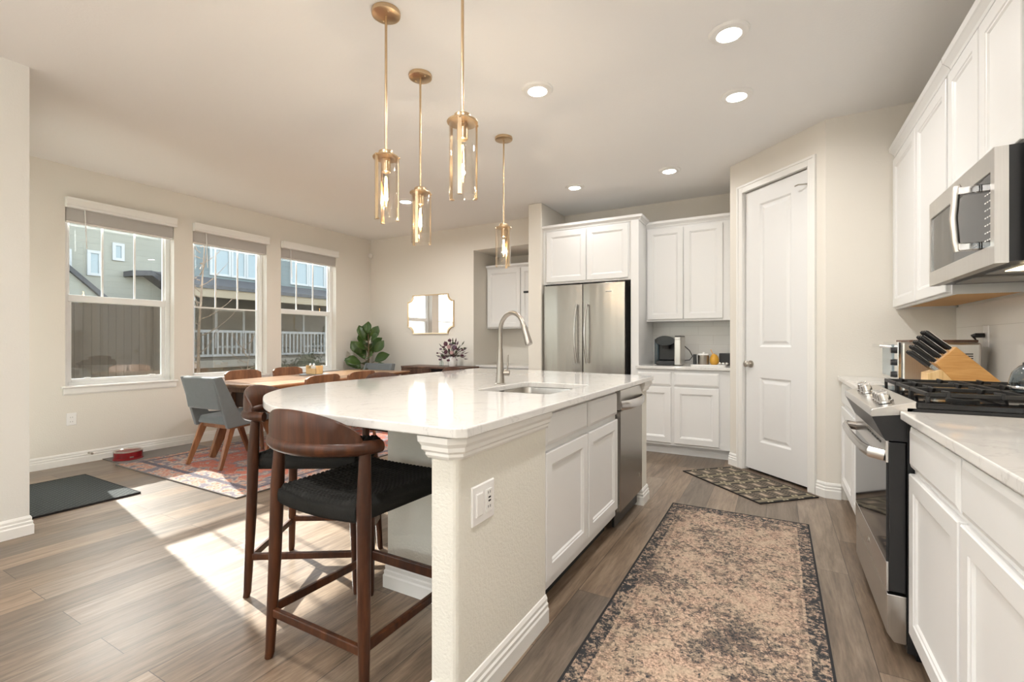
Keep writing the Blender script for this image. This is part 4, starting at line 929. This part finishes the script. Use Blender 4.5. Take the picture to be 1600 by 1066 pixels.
def grey_chair():
    t = empty('upholstered_chair', (0, 0, 0), 0, 'x', 'chair')
    # seat cushion with side walls; y forward
    MB().extr([(-.225, -.215, .385), (-.225, .285, .415), (-.225, .31, .44), (-.225, .30, .475), (-.225, -.19, .452)], (.45, 0, 0)).build('seat', 'grey_fabric', t, smooth=True, bevel=.02, seg=3)
    MB().extr([(-.235, -.290, .530), (-.235, -.345, .815), (-.235, -.285, .822), (-.235, -.20, .535)], (.47, 0, 0)).build('backrest', 'grey_fabric', t, smooth=True, bevel=.014, seg=3)
    for s in (-1, 1):
        x0 = -.250 if s < 0 else .212
        MB().extr([(x0, -.225, .362), (x0, -.348, .817), (x0, -.275, .822), (x0, -.110, .475), (x0, .10, .455), (x0, .28, .44), (x0, .27, .40)], (.038, 0, 0)).build('side_wing', 'grey_fabric', t, smooth=True, bevel=.008, seg=3)
        MB().bar((s * .235, -.29, .012), (s * .205, -.165, .372), .026, .036, .036, .06).build('leg', 'walnut_mid', t, bevel=.004)
        MB().bar((s * .235, .30, .012), (s * .205, .16, .372), .026, .036, .036, .06).build('leg', 'walnut_mid', t, bevel=.004)
        MB().bar((s * .205, -.19, .365), (s * .205, .19, .38), .035, .030).build('seat_rail', 'walnut_mid', t, bevel=.003)
    MB().bar((-.215, -.165, .365), (.215, -.165, .365), .03, .035).build('seat_rail', 'walnut_mid', t, bevel=.003)
    MB().bar((-.215, .165, .375), (.215, .165, .375), .03, .035).build('seat_rail', 'walnut_mid', t, bevel=.003)
    return t
g0 = grey_chair()
g1 = copy_tree(g0)
place(g0, (-4.455, 2.60, 0), R(3), 'grey upholstered chair with walnut legs at the near end of the table')
place(g1, (-4.955, 4.68, 0), R(184), 'grey upholstered chair at the far end of the table beside the plant')
g0['group'] = g1['group'] = 'grey upholstered dining chairs'

def wood_chair():
    t = empty('dining_chair', (0, 0, 0), 0, 'x', 'chair', 'walnut dining chairs along the table')
    rs = []
    for k in range(13):
        u = (k - 6) / 6; x = .225 * u; cv = -.245 - .035 * (1 - u * u); hgt = .020 * abs(u) ** 6
        rs.append([(x, cv, .615 + hgt), (x, cv - .022, .80 - hgt * 1.2), (x, cv - .020, .815 - hgt * 1.6), (x, cv - .004, .815 - hgt * 1.6), (x, cv + .003, .80 - hgt * 1.2), (x, cv + .014, .615 + hgt)])
    MB().rings(rs).build('backrest', 'walnut_mid', t, smooth=True)
    MB().extr([(-.22, -.20, .435), (-.22, .22, .445), (-.22, .22, .465), (-.22, -.20, .452)], (.44, 0, 0)).build('seat', 'walnut_mid', t, bevel=.008)
    for s in (-1, 1):
        MB().bar((s * .205, -.28, 0.012), (s * .185, -.225, .44), .026, .026, .032, .036).build('leg', 'walnut_mid', t, bevel=.004)
        MB().bar((s * .185, -.225, .44), (s * .175, -.262, .70), .028, .034, .022, .02).build('back_post', 'walnut_mid', t, bevel=.004)
        MB().bar((s * .205, .25, 0.012), (s * .185, .19, .44), .026, .026, .032, .036).build('leg', 'walnut_mid', t, bevel=.004)
    return t
c0 = wood_chair()
CH = [((-4.93, 3.16, 0), R(-90 + 9.5), 'walnut dining chair on the window side, nearest the grey chair'),
      ((-5.03, 3.78, 0), R(-90 + 9.5), 'walnut dining chair on the window side, behind the table caddy'),
      ((-4.06, 3.03, 0), R(90 + 9.5), 'walnut dining chair on the kitchen side, nearest the bar stools'),
      ((-4.15, 3.60, 0), R(90 + 9.5), 'walnut dining chair on the kitchen side, farther along the table')]
for k, (loc, rz, lb) in enumerate(CH): place(c0 if k == 0 else copy_tree(c0), loc, rz, lb)
# caddy on the table
px, py = -4.79, 3.74; tz = .738
tag(MB().lathe((px, py, tz), [(.165, 0), (.17, .005), (.168, .009), (0.155, .007)], 32).build('round_tray', 'grey_metal', smooth=True), 'round grey tray in the middle of the dining table', 'tray')
t = empty('napkin_caddy', (px, py, tz + .01), R(10), 'small pale box caddy on the round tray', 'caddy')
mb = MB(); mb.b.free(); mb.b = bmesh.new()
for q in ((-.05, -.04), (.04, .05)): mb.box(px - .09, px + .09, py + q[0], py + q[0] + .008, tz + .011, tz + .075)
mb.box(px - .09, px - .082, py - .05, py + .048, tz + .011, tz + .11).box(px + .082, px + .09, py - .05, py + .048, tz + .011, tz + .11).box(px - .09, px + .09, py - .05, py + .048, tz + .0095, tz + .014); mb.build('box', 'bamboo_edge', t, bevel=.002)
MB().box(px - .02, px + .075, py - .035, py + .035, tz + .016, tz + .105).build('napkins', 'paper_white', t, bevel=.004)
for dx, lb, mt in ((-.058, 'left shaker with steel cap in the table caddy', 'vase_glass'), (-.03, 'right shaker with steel cap in the table caddy', 'white_ceramic')):
    s_ = empty('salt_shaker', (px + dx, py, tz + .014), 0, lb, 'shaker', 'shakers in the table caddy')
    MB().lathe((px + dx, py + (dx + .045), tz + .016), [(.013, 0), (.014, .01), (.013, .09)], 14).build('jar', mt, s_, smooth=True)
    MB().lathe((px + dx, py + (dx + .045), tz + .106), [(.0145, 0), (.0145, .016), (.009, .028), (0, .03)], 14).build('cap', 'chrome', s_, smooth=True)

# ------------------------------------------------------------------ sideboard, mirror, flowers, plant
t = empty('sideboard', (-4.08, 5.23, 0), 0, 'low dark walnut sideboard with slatted doors against the dining wall', 'sideboard')
sx0, sx1, sy0, sy1, sz = -4.62, -3.565, 5.03, 5.435, .79
MB().box(sx0, sx1, sy0, sy1, sz - .025, sz).build('top', 'walnut_slat', t, bevel=.003)
mb = MB().box(sx0, sx0 + .02, sy0 + .01, sy1, .18, sz - .025).box(sx1 - .02, sx1, sy0 + .01, sy1, .18, sz - .025).box(sx0, sx1, sy0 + .01, sy1, .16, .18).box(sx0, sx1, sy1 - .02, sy1, .18, sz - .025).box(-4.105, -4.085, sy0 + .01, sy1, .18, sz - .025); mb.build('case', 'walnut_slat', t)
mb = MB(); x = sx0 + .024
while x < -4.115: mb.box(x, x + .016, sy0 - .008, sy0 + .01, .185, sz - .03); x += .021
mb.box(sx0 + .022, -4.108, sy0 + .004, sy0 + .012, .185, sz - .03); mb.build('door', 'walnut_slat', t)
MB().box(-4.083, sx1 - .022, sy0 + .004, sy0 + .02, .185, sz - .03).build('door', 'black_gloss', t, label='dark glass door')
for x in (sx0 + .05, sx1 - .05):
    for y in (sy0 + .05, sy1 - .04): MB().lathe((x, y, 0), [(.012, 0), (.018, .16)], 12).build('leg', 'walnut_dark', t)
def mir_pts(x0, x1, z0, z1, r):
    P = []
    for cx_, cz_, a0 in ((x1, z1, 270), (x0, z1, 360), (x0, z0, 90), (x1, z0, 180)):
        seq = []
        for k in range(9):
            a = R(a0 - 90 * k / 8); seq.append((cx_ + r * math.cos(a), cz_ + r * math.sin(a)))
        P.append(seq)
    # corners run counter-clockwise: top right, top left, bottom left, bottom right
    return P[0] + P[1] + P[2] + P[3]
def mirror_outline(x0, x1, z0, z1, r):
    P = []
    for cx_, cz_, a0, a1 in ((x1, z1, 270, 180), (x0, z1, 360, 270), (x0, z0, 90, 0), (x1, z0, 180, 90)):
        for k in range(9): a = R(a0 + (a1 - a0) * k / 8); P.append((cx_ + r * math.cos(a), cz_ + r * math.sin(a)))
    return P
t = empty('wall_mirror', (-4.43, YD, 1.24), 0, 'gold framed mirror with scooped corners above the sideboard', 'mirror')
mo = mirror_outline(-4.864, -4.006, 1.243, 1.822, .10); mi = mirror_outline(-4.848, -4.022, 1.259, 1.806, .10)
MB().rings([[(x, YD - .006, z) for x, z in mi], [(x, YD - .012, z) for x, z in mi]]).build('glass', 'mirror_silver', t)
MB().rings([[(x, YD - .001, z) for x, z in mi], [(x, YD - .020, z) for x, z in mi], [(x, YD - .022, z) for x, z in mo], [(x, YD - .001, z) for x, z in mo]], False, False).build('frame', 'brass', t)
# flowers
t = empty('flower_vase', (-3.83, 5.2, sz), 0, 'white vase of dark and pink dried flowers on the sideboard', 'vase')
vx, vy = -3.86, 5.22
MB().lathe((vx, vy, sz + .001), [(.045, 0), (.062, .03), (.065, .08), (.05, .125), (.042, .135), (.038, .135), (.045, .12), (.05, .05)], 24, True, False).build('pot', 'white_ceramic', t, smooth=True)
rnd_ = random.Random(3)
for k in range(62):
    a = rnd_.uniform(0, 2 * PI); el = rnd_.uniform(-.25, 1.45); L_ = rnd_.uniform(.13, .25)
    tip = Vector((vx + L_ * math.cos(a) * math.cos(el) * 1.05, vy + L_ * math.sin(a) * math.cos(el) * .7, sz + .13 + L_ * math.sin(el)))
    MB().tube([(vx, vy, sz + .12), ((vx + tip.x) / 2, (vy + tip.y) / 2, sz + .15 + L_ * .4 * math.sin(el)), tip], .0022, 5).build('stem', 'dry_stem', t)
    m_ = ('petal_dark', 'petal_mauve', 'petal_dark', 'dusty_leaf', 'dusty_leaf')[k % 5]
    if k % 3: 
        dr_ = (tip - Vector((vx, vy, sz + .1))).normalized(); MB().tube([tip - dr_ * .04, tip - dr_ * .01, tip + dr_ * .03], [.002, .016, .002], 6, ell=.4).build('leaf', m_, t, smooth='all')
    else: MB().ball(tuple(tip), rnd_.uniform(.015, .026), 5, (1, 1, .8)).build('bloom', m_, t, smooth='all')
for p, r, m_ in (((vx - .05, vy - .08, sz + .31), .04, 'petal_dark'), ((vx + .01, vy - .09, sz + .27), .036, 'petal_pink'), ((vx + .08, vy - .06, sz + .26), .045, 'petal_mauve'), ((vx + .05, vy - .08, sz + .19), .034, 'petal_pink'), ((vx - .04, vy - .09, sz + .20), .035, 'petal_dark')):
    mb = MB()
    for k in range(9):
        a = 2 * PI * k / 9; mb.ball((p[0] + r * .5 * math.cos(a), p[1] - .01, p[2] + r * .5 * math.sin(a)), r * .45, 4, (.9, .6, .9))
    mb.ball(p, r * .5, 5); mb.build('bloom', m_, t, smooth='all')
t = empty('glass_vase', (-4.02, 5.18, sz), 0, 'small clear glass bottle on the sideboard left of the flowers', 'vase')
MB().lathe((-4.02, 5.18, sz + .001), [(.022, 0), (.03, .01), (.032, .05), (.012, .085), (.010, .12), (.013, .125)], 20, True, False).build('bottle', 'vase_glass', t, smooth=True)
MB().tube([(-4.02, 5.18, sz + .01), (-4.02, 5.18, sz + .14), (-4.05, 5.18, sz + .19)], .002, 5).build('twig', 'dry_stem', t)
# fiddle leaf fig
fx_, fy_ = -5.33, 5.12
t = empty('fiddle_leaf_plant', (fx_, fy_, 0), 0, 'fiddle leaf fig with large green leaves in the window corner', 'plant')
MB().lathe((fx_, fy_, 0.001), [(.10, 0), (.13, .02), (.145, .28), (.15, .30), (.135, .30), (.13, .27)], 28, True, True).build('pot', 'white_ceramic', t, smooth=True)
MB().lathe((fx_, fy_, .271), [(.132, 0), (.0, .004)], 20, False, False).build('soil', 'soil', t)
MB().tube([(fx_, fy_, .27), (fx_ - .01, fy_, .7), (fx_ + .01, fy_ - .02, 1.1), (fx_, fy_ - .02, 1.30)], [.014, .012, .009, .005], 8).build('trunk', 'fig_stem', t, smooth=True)
def fig_leaf(p, dr, L_, W_, up=Vector((0, 0, 1))):
    dr = Vector(dr).normalized(); sd_ = dr.cross(up).normalized(); nn = sd_.cross(dr).normalized(); mb = MB(); rows = []
    for k in range(9):
        u = k / 8; wd = W_ * (math.sin(PI * min(1, u * .96 + .04)) ** .7) * (.55 + .75 * u if u < .75 else 1.11 - (u - .75) * 1.0); 
        if u in (0, 1): wd = .004
        c = Vector(p) + dr * L_ * u - nn * (.28 * L_ * u * u) ; row = []
        for q in (-1, -.5, 0, .5, 1): row.append(c + sd_ * wd * q / 2 + nn * (abs(q) * wd * .16 + .004 * math.sin(9 * u + 3 * q)))
        rows.append(row)
    mb.rings(rows, closed=False); o = mb.build('leaf', 'fig_leaf', t, smooth='all', recalc=False)
    md = o.modifiers.new('thick', 'SOLIDIFY'); md.thickness = .002; return o
lf = random.Random(11)
NL = 24
for k in range(NL):
    q = k / (NL - 1); z = .62 + .62 * q; a = k * 2.4 + .4; el = .25 + 1.0 * q ** 2 + lf.uniform(-.25, .35); L_ = lf.uniform(.21, .28) * (1 - .2 * q); stem = .15 * (1 - .75 * q) + .02
    dx, dy = math.cos(a), math.sin(a)
    if dy > .25: dy *= .3
    if dx < -.45: dx *= .62
    base_ = Vector((fx_ + dx * stem, fy_ - .01 + dy * stem, z)); dr = Vector((dx * math.cos(el), dy * math.cos(el) - .05, math.sin(el)))
    tip = base_ + dr.normalized() * L_
    if tip.x < -5.58: base_.x += -5.58 - tip.x + .03
    upv = Vector((.55 + lf.uniform(-.3, .3), -.6 + lf.uniform(-.3, .3), .55)); upv = (upv - dr.normalized() * upv.dot(dr.normalized())).normalized()
    fig_leaf(base_, dr, L_, L_ * .70, upv)
    MB().tube([(fx_, fy_ - .01, z - .05), base_], .004, 6).build('leaf_stalk', 'fig_stem', t)

# small things on walls
ol = empty('wall_outlet', (XW, 1.80, .42), 0, 'white outlet plate on the wall under the left window', 'outlet')
o = MB().panel((XW, 1.762, .362), (0, 1, 0), (1, 0, 0), .072, .112, [(0, 0), (0, .003), (.003, .005)]).build('plate', 'white_plastic', ol)
mb = MB()
for z in (.39, .43): mb.box(XW + .005, XW + .0056, 1.788, 1.791, z, z + .01).box(XW + .005, XW + .0056, 1.803, 1.806, z, z + .01)
mb.build('slots', 'grey_metal', ol)
tag(MB().tube([(XW + .012, 1.92, .085), (XW + .04, 1.92, .085), (XW + .075, 1.92, .085), (XW + .085, 1.92, .085)], [.010, .006, .006, .011], 10).build('door_stop', 'nickel', smooth=True), 'small metal door stop on the baseboard under the left window', 'door stop')
ms = empty('motion_sensor', (-5.60, 5.41, 2.47), 0, 'white motion sensor in the corner above the plant', 'sensor')
MB().ball((-5.605, 5.415, 2.485), .034, 8, (1, 1, 1.15)).build('housing', 'white_plastic', ms, smooth='all')
MB().ball((-5.592, 5.402, 2.478), .026, 8, (1, 1, 1.1)).build('lens', 'trim_white', ms, smooth='all')

# ------------------------------------------------------------------ pendants
def pendant():
    t = empty('pendant_lamp', (0, 0, 0), 0, 'x', 'pendant lamp', 'brass pendants over the island')
    MB().lathe((0, 0, H), [(.068, -.001), (.070, -.006), (.068, -.020), (.060, -.023), (.008, -.024)], 32).build('canopy', 'brass', t, smooth=True)
    for a in (0, PI): MB().ball((.042 * math.cos(a), .042 * math.sin(a), H - .024), .0055, 5).build('canopy_screw', 'brass', t, smooth='all')
    MB().tube([(0, 0, 2.045), (0, 0, H - .02)], .0062, 12).build('rod', 'brass', t, smooth=True)
    MB().lathe((0, 0, 0), [(.010, 2.062), (.034, 2.058), (.036, 2.050), (.034, 2.036), (.062, 2.032), (.064, 2.028), (.062, 2.024), (.020, 2.022)], 32).build('cap', 'brass', t, smooth=True)
    MB().lathe((0, 0, 0), [(.012, 2.024), (.022, 2.022), (.0225, 1.958), (.018, 1.955), (0.012, 1.956)], 20).build('socket', 'brass', t, smooth=True)
    mb = MB(); n_ = 32; mb.lathe((0, 0, 0), [(.0555, 2.023), (.0555, 1.726), (.0535, 1.725), (.0535, 2.023)], n_, False, False); mb.build('glass_cylinder', 'lamp_glass', t, smooth=True)
    for k in range(3):
        a = k * 2 * PI / 3; c_, s_ = math.cos(a), math.sin(a); O = (0, 0, 0); U = (-s_, c_, 0); N = (c_, s_, 0)
        MB().obox(O, U, N, -.008, .008, .0600, .0630, 1.718, 2.030).obox(O, U, N, -.008, .008, .050, .0600, 1.718, 1.7225).build('strap', 'brass', t)
        MB().tube([Vector(N) * .063 + Vector((0, 0, 2.026)), Vector(N) * .068 + Vector((0, 0, 2.026))], .005, 10).build('strap_screw', 'brass', t, smooth=True)
    b = MB().lathe((0, 0, 0), [(.012, 1.955), (.014, 1.945), (.0155, 1.90), (.0155, 1.83), (.012, 1.805), (.004, 1.795), (0, 1.794)], 20, False, False).build('bulb', 'lamp_glass', t, smooth=True)
    mb = MB()
    for k in range(4):
        a = k * PI / 2 + .4; mb.tube([(.004 * math.cos(a), .004 * math.sin(a), 1.935), (.0085 * math.cos(a), .0085 * math.sin(a), 1.87), (.004 * math.cos(a + .6), .004 * math.sin(a + .6), 1.82)], .0011, 5)
    mb.build('filament', 'filament', b)
    return t
p0_ = pendant()
PD = [((-1.664, 1.708, 0), R(150), 'brass pendant with glass cylinder, leftmost of the four'), ((-1.878, 2.215, 0), R(170), 'brass pendant with glass cylinder, second from the left and lower in the picture'),
      ((-1.122, 1.585, 0), R(55), 'nearest and largest brass pendant, its rod leaving the top of the picture'), ((-1.881, 3.218, 0), R(100), 'smallest brass pendant, farthest over the island near the refrigerator')]
for k, (loc, rz, lb) in enumerate(PD):
    place(p0_ if k == 0 else copy_tree(p0_), loc, rz, lb)
    l = bpy.data.lights.new('pendant_bulb', 'POINT'); l.energy = 5.0; l.color = (1, .86, .68); l.shadow_soft_size = .012
    o = bpy.data.objects.new('pendant_bulb', l); COL.objects.link(o); o.location = (loc[0], loc[1], 1.86)
# recessed lights
def can():
    t = empty('recessed_light', (0, 0, 0), 0, 'x', 'ceiling light', 'recessed ceiling lights')
    MB().lathe((0, 0, 0), [(.100, 0), (.100, -.003), (.092, -.012), (.064, -.016), (.060, -.014), (.058, -.006), (.058, 0)], 40, False, False).build('trim_ring', 'trim_white', t, smooth=True)
    MB().lathe((0, 0, 0), [(.0585, -.008), (.0, -.0082)], 32, False, False).build('lens', 'led_disc', t)
    return t
k0 = can()
CN = [(-.217, 2.70, 'recessed ceiling light, largest one at the top right'), (-1.334, 2.711, 'recessed ceiling light beside the nearest pendant'), (-.229, 3.412, 'recessed ceiling light in front of the pantry door'),
      (-.88, 4.593, 'recessed ceiling light over the coffee station'), (-1.834, 4.604, 'recessed ceiling light in front of the refrigerator cabinet'), (-3.706, 4.117, 'recessed ceiling light over the dining side between two pendants')]
ADDED_CANS = [(-.25, .6), (-1.5, .6), (-.25, -1.6), (-2.2, -1.6), (-4.9, 2.6)]  # unseen cans added out of view to brighten the room
for k, (x, y, lb) in enumerate(CN):
    place(k0 if k == 0 else copy_tree(k0), (x, y, H), 0, lb)
for k, (x, y) in enumerate([(c[0], c[1]) for c in CN] + ADDED_CANS[:4]):
    l = bpy.data.lights.new('recessed_lamp', 'AREA'); l.shape = 'DISK'; l.size = .11; l.energy = CAN_POWER * (1, 1, 1, .45, .45, 2.6)[k] if k < 6 else CAN_POWER * 1.6; l.color = (1, .98, .95); l.spread = R(170)
    o = bpy.data.objects.new('recessed_lamp', l); COL.objects.link(o); o.location = (x, y, H - .0105)
    if k >= 6:
        c = copy_tree(k0); place(c, (x, y, H), 0, 'recessed ceiling light added out of view')

# unseen torchiere floor lamps added behind the viewer to throw fill light on the ceiling
def fill_lamp(x, y, label):
    t = empty('added_floor_lamp', (x, y, 0), 0, label, 'added fill lamp')
    MB().lathe((x, y, 0), [(.14, 0), (.14, .015), (.02, .03), (.012, .05)], 28).build('base', 'black_plastic', t, smooth=True)
    MB().tube([(x, y, .03), (x, y, 1.70)], .012, 12).build('pole', 'black_plastic', t, smooth=True)
    MB().lathe((x, y, 1.70), [(.02, 0), (.10, .03), (.17, .10), (.165, .10), (.095, .04), (.0, .02)], 32, True, False).build('lamp_bowl', 'white_plastic', t, smooth=True)
    l = bpy.data.lights.new('fill_uplight', 'AREA'); l.shape = 'DISK'; l.size = .24; l.energy = FILL_POWER; l.color = (1, .98, .96)
    o = bpy.data.objects.new('fill_uplight', l); COL.objects.link(o); o.location = (x, y, 1.79); o.rotation_euler = (PI, 0, 0)
fill_lamp(-1.2, -1.9, 'black torchiere fill lamp added behind the viewer'); fill_lamp(-2.9, -2.4, 'black torchiere fill lamp added behind the viewer by the left wall'); fill_lamp(.5, -3.2, 'black torchiere fill lamp added in the rear right corner')

# ------------------------------------------------------------------ outdoors
mb = MB(); mb.rings([[(-5.82, -14, -.15), (-5.82, 30, -.15)], [(-9, -14, -.1), (-9, 30, -.1)], [(-15, -14, .42), (-15, 30, .42)], [(-60, -14, .6), (-60, 30, .6)]], closed=False)
struct(mb.build('ground', 'yard', keep=True, recalc=True))
# left neighbour: lap siding house
t = empty('neighbour_house', (-17, 4.5, .4), 0, 'grey-green lap siding house seen through the left window', 'house')
xf = -15.2
MB().box(xf - 5, xf, -3.0, 6.88, .3, 5.4).build('wall', 'lap_siding', t)
MB().extr([(xf + .35, -3.3, 5.35), (xf - 2.6, -3.3, 6.6), (xf - 5.4, -3.3, 5.35), (xf - 5.4, -3.3, 5.5), (xf - 2.6, -3.3, 6.75), (xf + .35, -3.3, 5.5)], (0, 10.2, 0)).build('roof', 'shingles', t)
def hwin(t, y0, y1, z0, z1, mat='house_glass'):
    mb = MB(); f = .07
    mb.box(xf, xf + .05, y0 - f, y0, z0 - f, z1 + f).box(xf, xf + .05, y1, y1 + f, z0 - f, z1 + f).box(xf, xf + .05, y0, y1, z0 - f, z0).box(xf, xf + .05, y0, y1, z1, z1 + f)
    w_ = mb.build('window', 'rail_white', t); MB().box(xf, xf + .02, y0, y1, z0, z1).build('pane', mat, w_)
hwin(t, 5.20, 5.36, 2.88, 3.38); hwin(t, 5.72, 5.84, 3.34, 3.66); hwin(t, 4.62, 4.76, 3.02, 3.34); hwin(t, 5.4, 6.1, .95, 1.75)  # pale reflections in the left window, built as small house windows
MB().extr([(xf, 3.2, 4.30), (xf, 5.35, 2.25), (xf, 5.35, 2.12), (xf, 3.2, 4.15)], (.6, 0, 0)).build('lean_to_roof', 'shingles', t)
MB().extr([(xf, 3.3, .35), (xf, 3.3, 4.1), (xf, 5.25, 2.2), (xf, 5.25, .35)], (.5, 0, 0)).build('lean_to', 'lap_siding', t)
MB().extr([(xf, 5.9, 3.00), (xf, 6.35, 3.05), (xf, 7.1, 2.50), (xf, 7.1, 2.36), (xf, 6.35, 2.92), (xf, 5.9, 2.86)], (.5, 0, 0)).build('porch_gable_roof', 'shingles', t)
# right neighbour: porch house
t = empty('neighbour_house', (-17, 12, .4), 0, 'blue-grey house with porch and white railing seen through the middle and right windows', 'house')
MB().box(xf - 5, xf, 6.95, 17.5, .3, 5.4).build('wall', 'blue_siding', t)
MB().extr([(xf + .35, 7.35, 5.35), (xf - 2.6, 7.35, 6.6), (xf - 5.4, 7.35, 5.35), (xf - 5.4, 7.35, 5.5), (xf - 2.6, 7.35, 6.75), (xf + .35, 7.35, 5.5)], (0, 10.4, 0)).build('roof', 'shingles', t)
for a, b in ((8.15, 8.65), (8.80, 9.15), (9.28, 9.75), (10.9, 11.5), (11.65, 12.25), (12.4, 13.0)): hwin(t, a, b, 3.25, 4.0)
MB().extr([(xf, 6.5, 3.10), (xf + 1.9, 6.5, 2.66), (xf + 1.9, 6.5, 2.56), (xf, 6.5, 2.90)], (0, 10.5, 0)).build('porch_roof', 'shingles', t)
MB().box(xf + 1.6, xf + 1.85, 6.5, 17.0, 2.34, 2.58).build('porch_beam', 'beam_tan', t)
MB().box(xf, xf + 1.85, 6.6, 17.0, .42, .62).build('porch_floor', 'concrete', t)
MB().box(xf, xf + .03, 6.96, 17.0, .62, 2.7).build('porch_shade_sheet', 'porch_shade', t)  # dark sheet over the siding paints in the porch shade
for y in (6.62, 8.95, 12.9): MB().box(xf + 1.65, xf + 1.8, y, y + .15, .62, 2.35).build('porch_post', 'rail_white', t)
for a, b in ((6.8, 8.9), (9.15, 12.85)):
    mb = MB().box(xf + 1.68, xf + 1.76, a, b, 1.38, 1.45).box(xf + 1.68, xf + 1.76, a, b, .72, .78); y = a + .05
    while y < b: mb.box(xf + 1.70, xf + 1.74, y, y + .04, .78, 1.38); y += .13
    mb.build('railing', 'rail_white', t)
hwin(t, 8.3, 9.1, 1.0, 2.1); hwin(t, 11.4, 12.3, 1.0, 2.1)
# fence
t = empty('yard_fence', (-12.6, 5, .2), 0, 'brown board fence across the yard', 'fence')
mb = MB(); y = 1.5
while y < 6.1: mb.box(-12.64, -12.60, y, y + .135, .15, 1.95 + .02 * math.sin(y * 9)); y += .142
mb.build('boards', 'fence_wood', t)
MB().box(-12.70, -12.64, 1.5, 6.1, .4, .48).box(-12.70, -12.64, 1.5, 6.1, 1.15, 1.23).build('rails', 'fence_wood', t)
# bare tree
tr = random.Random(5)
def bare_tree(x, y, h, name, label, r0=.035, n_=24):
    t = empty(name, (x, y, -.1), 0, label, 'tree')
    top = Vector((x + .05, y + .1, h)); MB().tube([(x, y, -.12), (x + .02, y, h * .4), tuple(top)], [r0, r0 * .7, r0 * .2], 8).build('trunk', 'bark', t, smooth=True)
    mb = MB()
    for k in range(n_):
        z = .5 + (h - .6) * k / n_; a = tr.uniform(0, 2 * PI); L_ = tr.uniform(.5, .95) * (1 - .45 * z / h)
        p = [Vector((x + .02, y + .03 * z / h, z))]
        for q in range(4): p.append(p[-1] + Vector((math.cos(a) * .24 * L_, math.sin(a) * .24 * L_, L_ * (.10 + .07 * q)))); a += tr.uniform(-.35, .35)
        mb.tube(p, [.011, .008, .006, .004, .002], 5)
        for q in range(1, 4):
            b = a + tr.choice((-1, 1)) * tr.uniform(.5, 1.1); e_ = p[q] + Vector((math.cos(b) * .22, math.sin(b) * .22, .16)) * L_; mb.tube([p[q], (p[q] + e_) / 2 + Vector((0, 0, .01)), e_], [.005, .004, .0015], 4)
    mb.build('branches', 'bark', t, smooth=True)
bare_tree(-9.4, 4.80, 3.1, 'bare_tree', 'slim bare tree outside the middle window')
bare_tree(-8.6, 5.22, 1.3, 'bare_sapling', 'short bare sapling outside the middle window', .012, 6)
for k, (x, y, s_) in enumerate(((-12.2, 9.25, .5), (-12.0, 10.25, .45), (-12.3, 11.2, .45), (-11.6, 12.2, .5), (-12.2, 8.1, .5))):
    mb = MB(); q = random.Random(k)
    for _ in range(260):
        a, b, r = q.uniform(0, 2 * PI), q.uniform(-.2, 1), s_ * q.uniform(.6, 1)
        c = Vector((x + r * math.cos(a) * math.sqrt(max(0, 1 - b * b)), y + r * math.sin(a) * math.sqrt(max(0, 1 - b * b)), .25 + r * (b + .3) * .9)); dv = Vector((q.uniform(-1, 1), q.uniform(-1, 1), q.uniform(-1, 1))) * .06
        dw = Vector((q.uniform(-1, 1), q.uniform(-1, 1), q.uniform(-1, 1))) * .05; mb.b.faces.new([mb.b.verts.new(c + dv), mb.b.verts.new(c + dw), mb.b.verts.new(c - dv)])
    mb.lathe((x, y, .05), [(.03, 0), (s_ * .5, .15), (s_ * .6, .4), (s_ * .2, .7)], 10)
    o = mb.build('yard_shrub', 'shrub_leaf', recalc=False); tag(o, 'dark shrub in the yard in front of the porch railing', 'shrub', 'shrubs in front of the porch')
